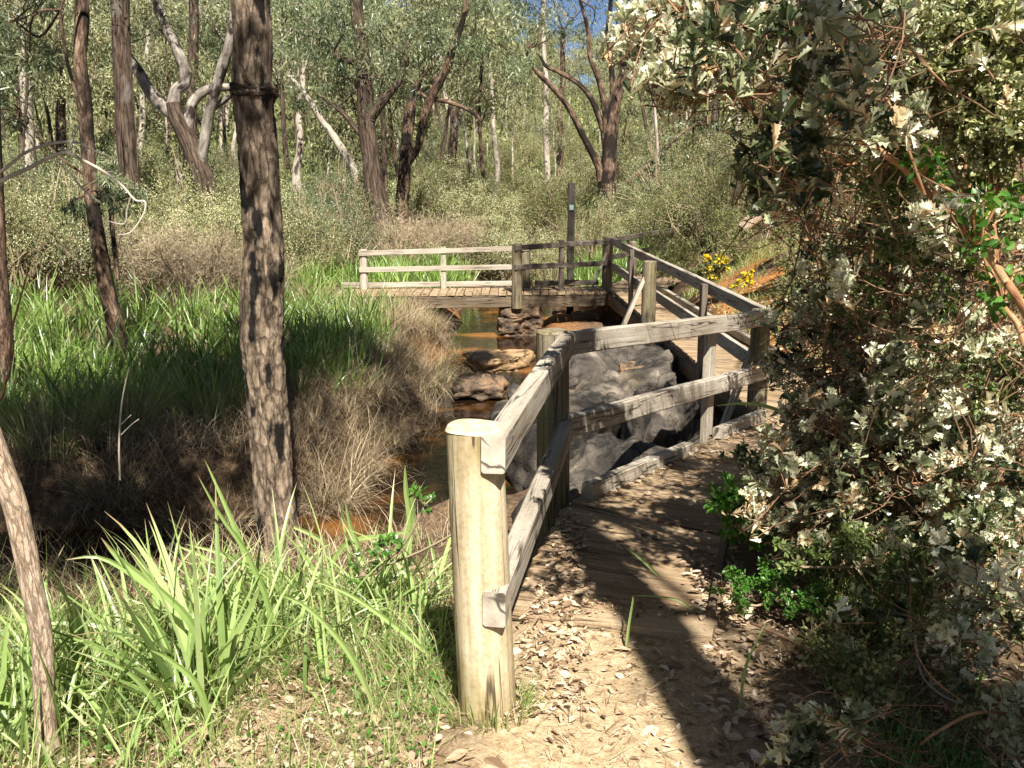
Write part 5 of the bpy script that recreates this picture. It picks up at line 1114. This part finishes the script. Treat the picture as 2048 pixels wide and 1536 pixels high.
# other plants woven into it
def bushlet(name, label, cat, blobs, mat, seed, L=.03, W=.015, tmpl=OVAL, n=60, flower=None, fcount=0, fs=.012, group=None, stemmat='brush'):
    """blobs: (px,py,rad px,d,count of sprays)"""
    r_ = RS(seed); b0 = blobs[0]; q0 = P(b0[0], b0[1] + b0[2], b0[3]); root = thing(name, label, cat, group, tuple(q0))
    t, c, f = G(), G(), G()
    for (px, py, r, d, k) in blobs:
        cc = P(px, py, d); rr = PR(r, d)
        for _ in range(k):
            e = cc + nrm(r_.normal(size=3)) * rr * r_.uniform(.3, 1.0) * np.array([1, .8, 1]); m_ = cc + (e - cc) * .4 + r_.normal(size=3) * rr * .12 - (0, 0, rr * .1)
            tube(t, [cc - (0, 0, rr * .5), m_, e], [.004, .003, .0012], 3, 6)
            s = r_.rand(n)[:, None] ** .7; pp = m_ + (e - m_) * s + r_.normal(size=(n, 3)) * rr * .07
            leaves(c, pp, r_.normal(size=(n, 3)) + nrm(e - m_) * .7, r_.uniform(.6, 1.3, n) * L, r_.uniform(.6, 1.3, n) * W, r_, tmpl)
            if fcount:
                s = .6 + .4 * r_.rand(fcount)[:, None]; pp = m_ + (e - m_) * s * 1.15 + r_.normal(size=(fcount, 3)) * rr * .05
                leaves(f, pp, r_.normal(size=(fcount, 3)), fs, fs * .9, r_, LENS)
    for b1, b2 in zip(blobs[:-1], blobs[1:]):
        a1, a2 = P(b1[0], b1[1], b1[3]) - (0, 0, PR(b1[2], b1[3]) * .45), P(b2[0], b2[1], b2[3]) - (0, 0, PR(b2[2], b2[3]) * .45)
        tube(t, [a1, (a1 + a2) / 2 - (0, 0, .03), a2], [.005, .005, .005], 4, 8)
    t.build('stems', M[stemmat], root); c.build('foliage', M[mat], root)
    if f.n: f.build('blossom', M[flower], root)
    fix(root); return root
bushlet('flowering_shrub', 'white-blossomed sprays overhanging the corner post of the railing', 'shrub', [(1600, 700, 70, 5.0, 14), (1640, 760, 50, 5.0, 10), (1570, 680, 30, 4.9, 6)], 'vine', 601, .02, .008, n=20, flower='white', fcount=46, fs=.011)
bushlet('flowering_shrub', 'pale blossomed branches at the top of the big right bush', 'shrub', [(1400, 60, 110, 3.9, 26), (1520, 90, 120, 3.9, 26), (1330, 60, 60, 3.8, 10)], 'shrub', 602, .03, .012, n=26, flower='cream', fcount=50, fs=.013)
bushlet('flowering_shrub', 'greenish shrub with fine cream blossom in the upper right corner', 'shrub', [(1960, 90, 130, 3.0, 90), (2000, 240, 130, 3.0, 80), (1850, 120, 120, 3.2, 70), (1700, 150, 140, 4.2, 50), (1830, 340, 130, 3.8, 50), (1950, 420, 110, 3.6, 36), (1770, 480, 120, 4.2, 30)], 'shrub', 603, .03, .012, n=50, flower='cream', fcount=34, fs=.013)
bushlet('leafy_vine', 'glossy bright green climbing leaves over the right bush limbs', 'vine', [(1960, 430, 110, 2.85, 22), (1850, 310, 70, 2.9, 9), (1990, 350, 90, 3.1, 14), (2010, 560, 80, 2.95, 9), (1900, 240, 80, 3.2, 9)], 'vine', 604, .034, .02, n=8, stemmat='stem')
bushlet('leafy_bush', 'low bright green leafy bush at the right edge of the deck', 'bush', [(1490, 1030, 80, 3.9, 24), (1450, 990, 50, 3.9, 12), (1560, 1060, 70, 3.9, 18)], 'vine', 605, .034, .016, n=26)
bushlet('leafy_bush', 'sprig of small green leaves with white tips hanging over the deck', 'bush', [(1470, 905, 36, 4.6, 9), (1500, 925, 34, 4.5, 8)], 'vine', 606, .024, .011, n=18, flower='white', fcount=10, fs=.014)
bushlet('tangled_bush', 'dark tangled shrub filling the shade behind the right bush', 'bush', [(1650, 420, 170, 6.5, 70), (1620, 560, 130, 6.2, 50), (1760, 640, 150, 5.6, 60), (1850, 500, 160, 5.4, 60), (1980, 640, 160, 5.0, 50), (1690, 260, 150, 6.4, 60), (1560, 200, 110, 7.0, 40)], 'shrub', 607, .032, .012, n=50)
bushlet('leafy_bush', 'undergrowth shrub behind the lower right bush', 'bush', [(1750, 980, 130, 4.6, 36), (1900, 1000, 150, 4.4, 40), (2000, 820, 150, 4.6, 36), (1720, 800, 110, 5.2, 30)], 'shrub', 608, .034, .014, n=40)
bushlet('leafy_bush', 'dark green weeds under the right bush beside the path edging', 'bush', [(1480, 1180, 60, 3.45, 14), (1560, 1160, 70, 3.5, 16), (1640, 1200, 80, 3.4, 16)], 'vine', 609, .018, .01, n=40)
bushlet('leafy_bush', 'low tangled weeds filling the shaded bottom right corner', 'bush', [(1750, 1380, 130, 2.75, 26), (1880, 1300, 140, 2.9, 30), (1980, 1440, 110, 2.6, 22), (1640, 1300, 80, 3.0, 16)], 'shrub', 614, .022, .011, n=34)
twigs('dead_branch', 'bare brown twigs lying under the right bush', 'branch', [[(1500, 1245, 6), (1600, 1290, 6), (1680, 1350, 5), (1730, 1390, 3)], [(1600, 1290, 4), (1640, 1250, 3), (1700, 1230, 2)], [(1560, 1272, 4), (1590, 1330, 3), (1600, 1370, 2)]], 2.95, 'stem_thin', 4)
twigs('dead_branch', 'pale crooked twig hanging below the right bush', 'branch', [[(1830, 1270, 4), (1836, 1320, 5), (1850, 1360, 5), (1900, 1400, 6), (1980, 1420, 7), (2060, 1440, 8)]], 2.8, 'twig', 5)
bushlet('leafy_bush', 'fresh green leafy sprays mixed through the middle of the big right bush', 'bush', [(1760, 330, 100, 3.3, 26), (1830, 480, 100, 3.4, 26), (1720, 600, 90, 3.9, 22), (1880, 640, 100, 3.5, 26), (1990, 760, 90, 3.3, 22), (1800, 780, 90, 3.6, 22)], 'green', 615, .026, .012, n=30)
bushlet('leafy_bush', 'small green-leaved sprays at the foot of the big right bush', 'bush', [(1700, 1080, 80, 3.3, 22), (1820, 1130, 90, 3.2, 24), (1950, 1060, 80, 3.2, 20), (1600, 1110, 60, 3.4, 14)], 'green', 616, .022, .011, n=30)
bushlet('leafy_vine', 'wiry vine with small leaves climbing left of the pale post', 'vine', [(850, 990, 50, 3.6, 6), (780, 1090, 60, 3.6, 7), (720, 1130, 50, 3.7, 6), (1010, 990, 30, 3.6, 3)], 'vine', 610, .026, .016, n=9, stemmat='brush')
bushlet('yellow_flowering_bush', 'bright yellow flowered bush on the clay bank', 'bush', [(1430, 535, 34, 12.2, 24)], 'shrub', 611, .05, .016, n=60, flower='yellow', fcount=26, fs=.036)
bushlet('yellow_flowering_bush', 'little yellow flowered sprig low on the clay bank', 'bush', [(1495, 556, 20, 12.6, 9), (1478, 570, 14, 12.4, 6)], 'shrub', 612, .04, .014, n=20, flower='yellow', fcount=18, fs=.035)
bushlet('yellow_flowering_bush', 'scattered yellow flowers above the clay bank by the cut log', 'bush', [(1610, 450, 44, 13.5, 16), (1550, 470, 20, 13.5, 6)], 'shrub', 613, .05, .016, n=40, flower='yellow', fcount=10, fs=.035)
for k, (px, py, r, d, lab) in enumerate([(1400, 500, 60, 15.5, 'dark shrub right of the walkway kerb'), (1350, 520, 50, 16.5, 'shaded shrub hugging the far walkway kerb'), (1580, 500, 60, 13, 'fine-leaved green shrub on the clay bank'), (1470, 480, 70, 16.5, 'green shrub at the top of the clay bank'), (1450, 440, 60, 18, 'olive shrub behind the clay bank top'), (1320, 480, 60, 19.5, 'dark leafy shrub under the shaded railing'), (1390, 560, 30, 12.5, 'grassy shrub at the foot of the yellow flowers'), (1560, 420, 60, 15, 'dark shrub behind the cut log'), (1600, 600, 60, 10, 'shaded shrub where the clay bank meets the right bush'), (1650, 330, 90, 14, 'tall olive shrub behind the right bush edge')]):
    bushlet('bank_shrub', lab, 'shrub', [(px, py, r, d, 34 if d > 15.9 else 13)], 'shrub', 620 + k, .055, .018, LENS, 60, group='shrubs on the clay bank')
g = G(); r_ = RS(90); n = 5000; b_ = region(n, [(2.85, 8.5), (4.8, 8.5), (6, 17), (2.8, 17)], r_, lambda p: np.clip(.2 + 1.5 * vnoise(np.c_[p * 1.8, p[:, 0] * 0]), .03, 1)); az = r_.rand(n) * 2 * PI
thinblades(g, b_, az, r_.uniform(0, 1.1, n), r_.uniform(.1, .3, n), .01, r_, .5, None, 4)
tag(g.build('bank_grass', M['grass']), 'sparse green grass on the sunny clay bank', 'grass', kind='stuff')
# ------------------------------------------------------------------ unseen trees, their crowns shaped to shade path, bank and walkway
def shade_tree(label, base, trunk_pts, rads, clumps, seed, n=900, leafL=.11, bark='bark_main', W=.03):
    r_ = RS(seed); root = thing('gum_tree', label, 'tree', None, base); t, c = G(), G()
    tube(t, trunk_pts, rads, 14, len(trunk_pts) * 6, rough=.05, rf=5)
    T_ = np.array(trunk_pts)
    for (x, y, z, r, k) in clumps:
        q = np.array([x, y, z]); j = np.argmin(np.linalg.norm(T_ - q, axis=1)); tube(t, [T_[j], (T_[j] + q) / 2 + (0, 0, .3), q], [.06, .035, .012], 6, 10)
        for _ in range(k):
            e = q + r_.normal(size=3) * r * .5; tube(t, [q, (q + e) / 2, e], [.012, .008, .004], 4, 5); euc_clump(c, e, r * .42, n // 6, leafL, W, r_)
    t.build('trunk', M[bark], root, True); c.build('crown', M['euc'], root); fix(root)
def toward(p, t): p = np.array(p, float) + SUN * t; return tuple(p)
# trunk whose shadow lies along the path
shade_tree('gum tree standing just behind the viewer, right of the path', (1.42, -.5, 0), [(1.36, -.5, -.3), (1.38, -.55, 1.5), (1.32, -.6, 3.2), (1.4, -.6, 5), (1.36, -.55, 7)], [.2, .19, .16, .12, .08],
           [(*toward((1.2, 6.6, -.2), 10.5), .9, 1), (*toward((.9, 8.6, -.5), 11.5), .9, 11), (*toward((1.1, 2.4, 0), 8), .55, 20), (*toward((1.7, 2.3, 0), 8), .6, 18), (*toward((1.15, 2.95, 0), 7.6), .3, 7), (*toward((1.5, 3.1, 0), 8), .4, 10)], 701)
cl = []
for (x, y, z, t_, r, k) in [(-3.3, 9.2, -.4, 10, .9, 22), (-2.7, 10.2, -.4, 10.5, .7, 16), (-2.7, 5.9, -.7, 9.5, .6, 12), (-3.7, 5.3, -.5, 9.5, .9, 16), (-3.2, 8.0, -.8, 10, 1.1, 26), (-2.9, 7.2, -.9, 10, .7, 16), (-4.3, 8.2, -.6, 10.5, .8, 14), (-3.0, 9.0, -.5, 10, .8, 12), (-3.6, 11.0, -.4, 11, .7, 16), (-2.6, 11.2, -.4, 11, .6, 12), (-3.0, 12.2, -.4, 11, .5, 9), (-.7, 12.6, -1, 11, .6, 8), (-2.6, 9.4, -.4, 10.5, .8, 9), (-5.2, 7.3, -.7, 9.5, 1.1, 12), (-1.2, 10.3, -.8, 11, .8, 8), (-.8, 8.9, -1, 10, .7, 6)]:
    cl.append((*toward((x, y, z), t_), r, k))
shade_tree('unseen gum tree added behind the viewer to shade the left bank', (-2.6, -1.5, 0), [(-2.6, -1.5, -.3), (-2.6, -1.2, 2), (-2.5, -.6, 4), (-2.4, .3, 6), (-2.3, 1.4, 7.2)], [.2, .18, .15, .12, .08], cl, 702, leafL=.15, W=.05)  # added tree, crown clumps set to shade the left bank
cl = []
for (x, y, z, t_, r, k) in [(1.3, 16.8, -.2, 8.5, .9, 20), (2.2, 17.5, 0, 8.5, 1.0, 20), (3.2, 19.5, .2, 9, 1.1, 18), (.6, 16.7, 0, 8.5, .55, 10), (4.4, 22, .3, 9, 1.1, 14), (2.1, 11.4, 0, 7, .5, 3), (2.3, 9.6, 0, 7, .4, 2), (2.4, 14.2, 0, 8, .5, 3), (1.0, 14.5, -1, 9, .6, 4)]:
    cl.append((*toward((x, y, z), t_), r, k))
shade_tree('hidden gum tree added behind the right bush to shade the far bridge and walkway', (5.2, 9.0, 1), [(5.2, 9.0, .5), (5.1, 9.2, 2.5), (4.7, 9.6, 4.5), (4.0, 10.2, 6), (3.4, 11, 7)], [.16, .15, .13, .1, .06], cl, 703)  # added tree, crown clumps set to shade far bridge and walkway
# ------------------------------------------------------------------ camera, light, sky
cam = bpy.data.cameras.new('camera'); co = bpy.data.objects.new('camera', cam); C.objects.link(co)
cam.sensor_width = 36; cam.lens = 36 * F / 2048; cam.clip_start = .05; cam.clip_end = 2000
co.location = (0, 0, EYE); co.rotation_euler = (PI / 2 - PITCH, 0, 0); bpy.context.scene.camera = co
sl = bpy.data.lights.new('sun', 'SUN'); so = bpy.data.objects.new('sun', sl); C.objects.link(so)
sl.energy = 5.0; sl.angle = math.radians(.53); sl.color = (1, .95, .87)
so.rotation_euler = Vector(SUN).to_track_quat('Z', 'Y').to_euler()
w = bpy.data.worlds.new('World'); bpy.context.scene.world = w; w.use_nodes = True; nt = w.node_tree; nt.nodes.clear()
sk = nt.nodes.new('ShaderNodeTexSky'); sk.sky_type = 'NISHITA'; sk.sun_disc = False
sk.sun_elevation = math.asin(SUN[2]); sk.sun_rotation = math.atan2(SUN[0], SUN[1]); sk.altitude = 200; sk.air_density = .45; sk.dust_density = .3; sk.ozone_density = 1.5
bg = nt.nodes.new('ShaderNodeBackground'); bg.inputs[1].default_value = .05; wo = nt.nodes.new('ShaderNodeOutputWorld')
nt.links.new(sk.outputs[0], bg.inputs[0]); nt.links.new(bg.outputs[0], wo.inputs[0])
sc = bpy.context.scene
sc.view_settings.view_transform = 'Standard'; sc.view_settings.look = 'None'; sc.view_settings.exposure = 1.25; sc.view_settings.gamma = 1
sc.cycles.max_bounces = 4; sc.cycles.diffuse_bounces = 2; sc.cycles.glossy_bounces = 2; sc.cycles.transmission_bounces = 3; sc.cycles.transparent_max_bounces = 4
sc.cycles.use_denoising = True; sc.cycles.denoiser = 'OPENIMAGEDENOISE'
sc.cycles.sample_clamp_indirect = 6
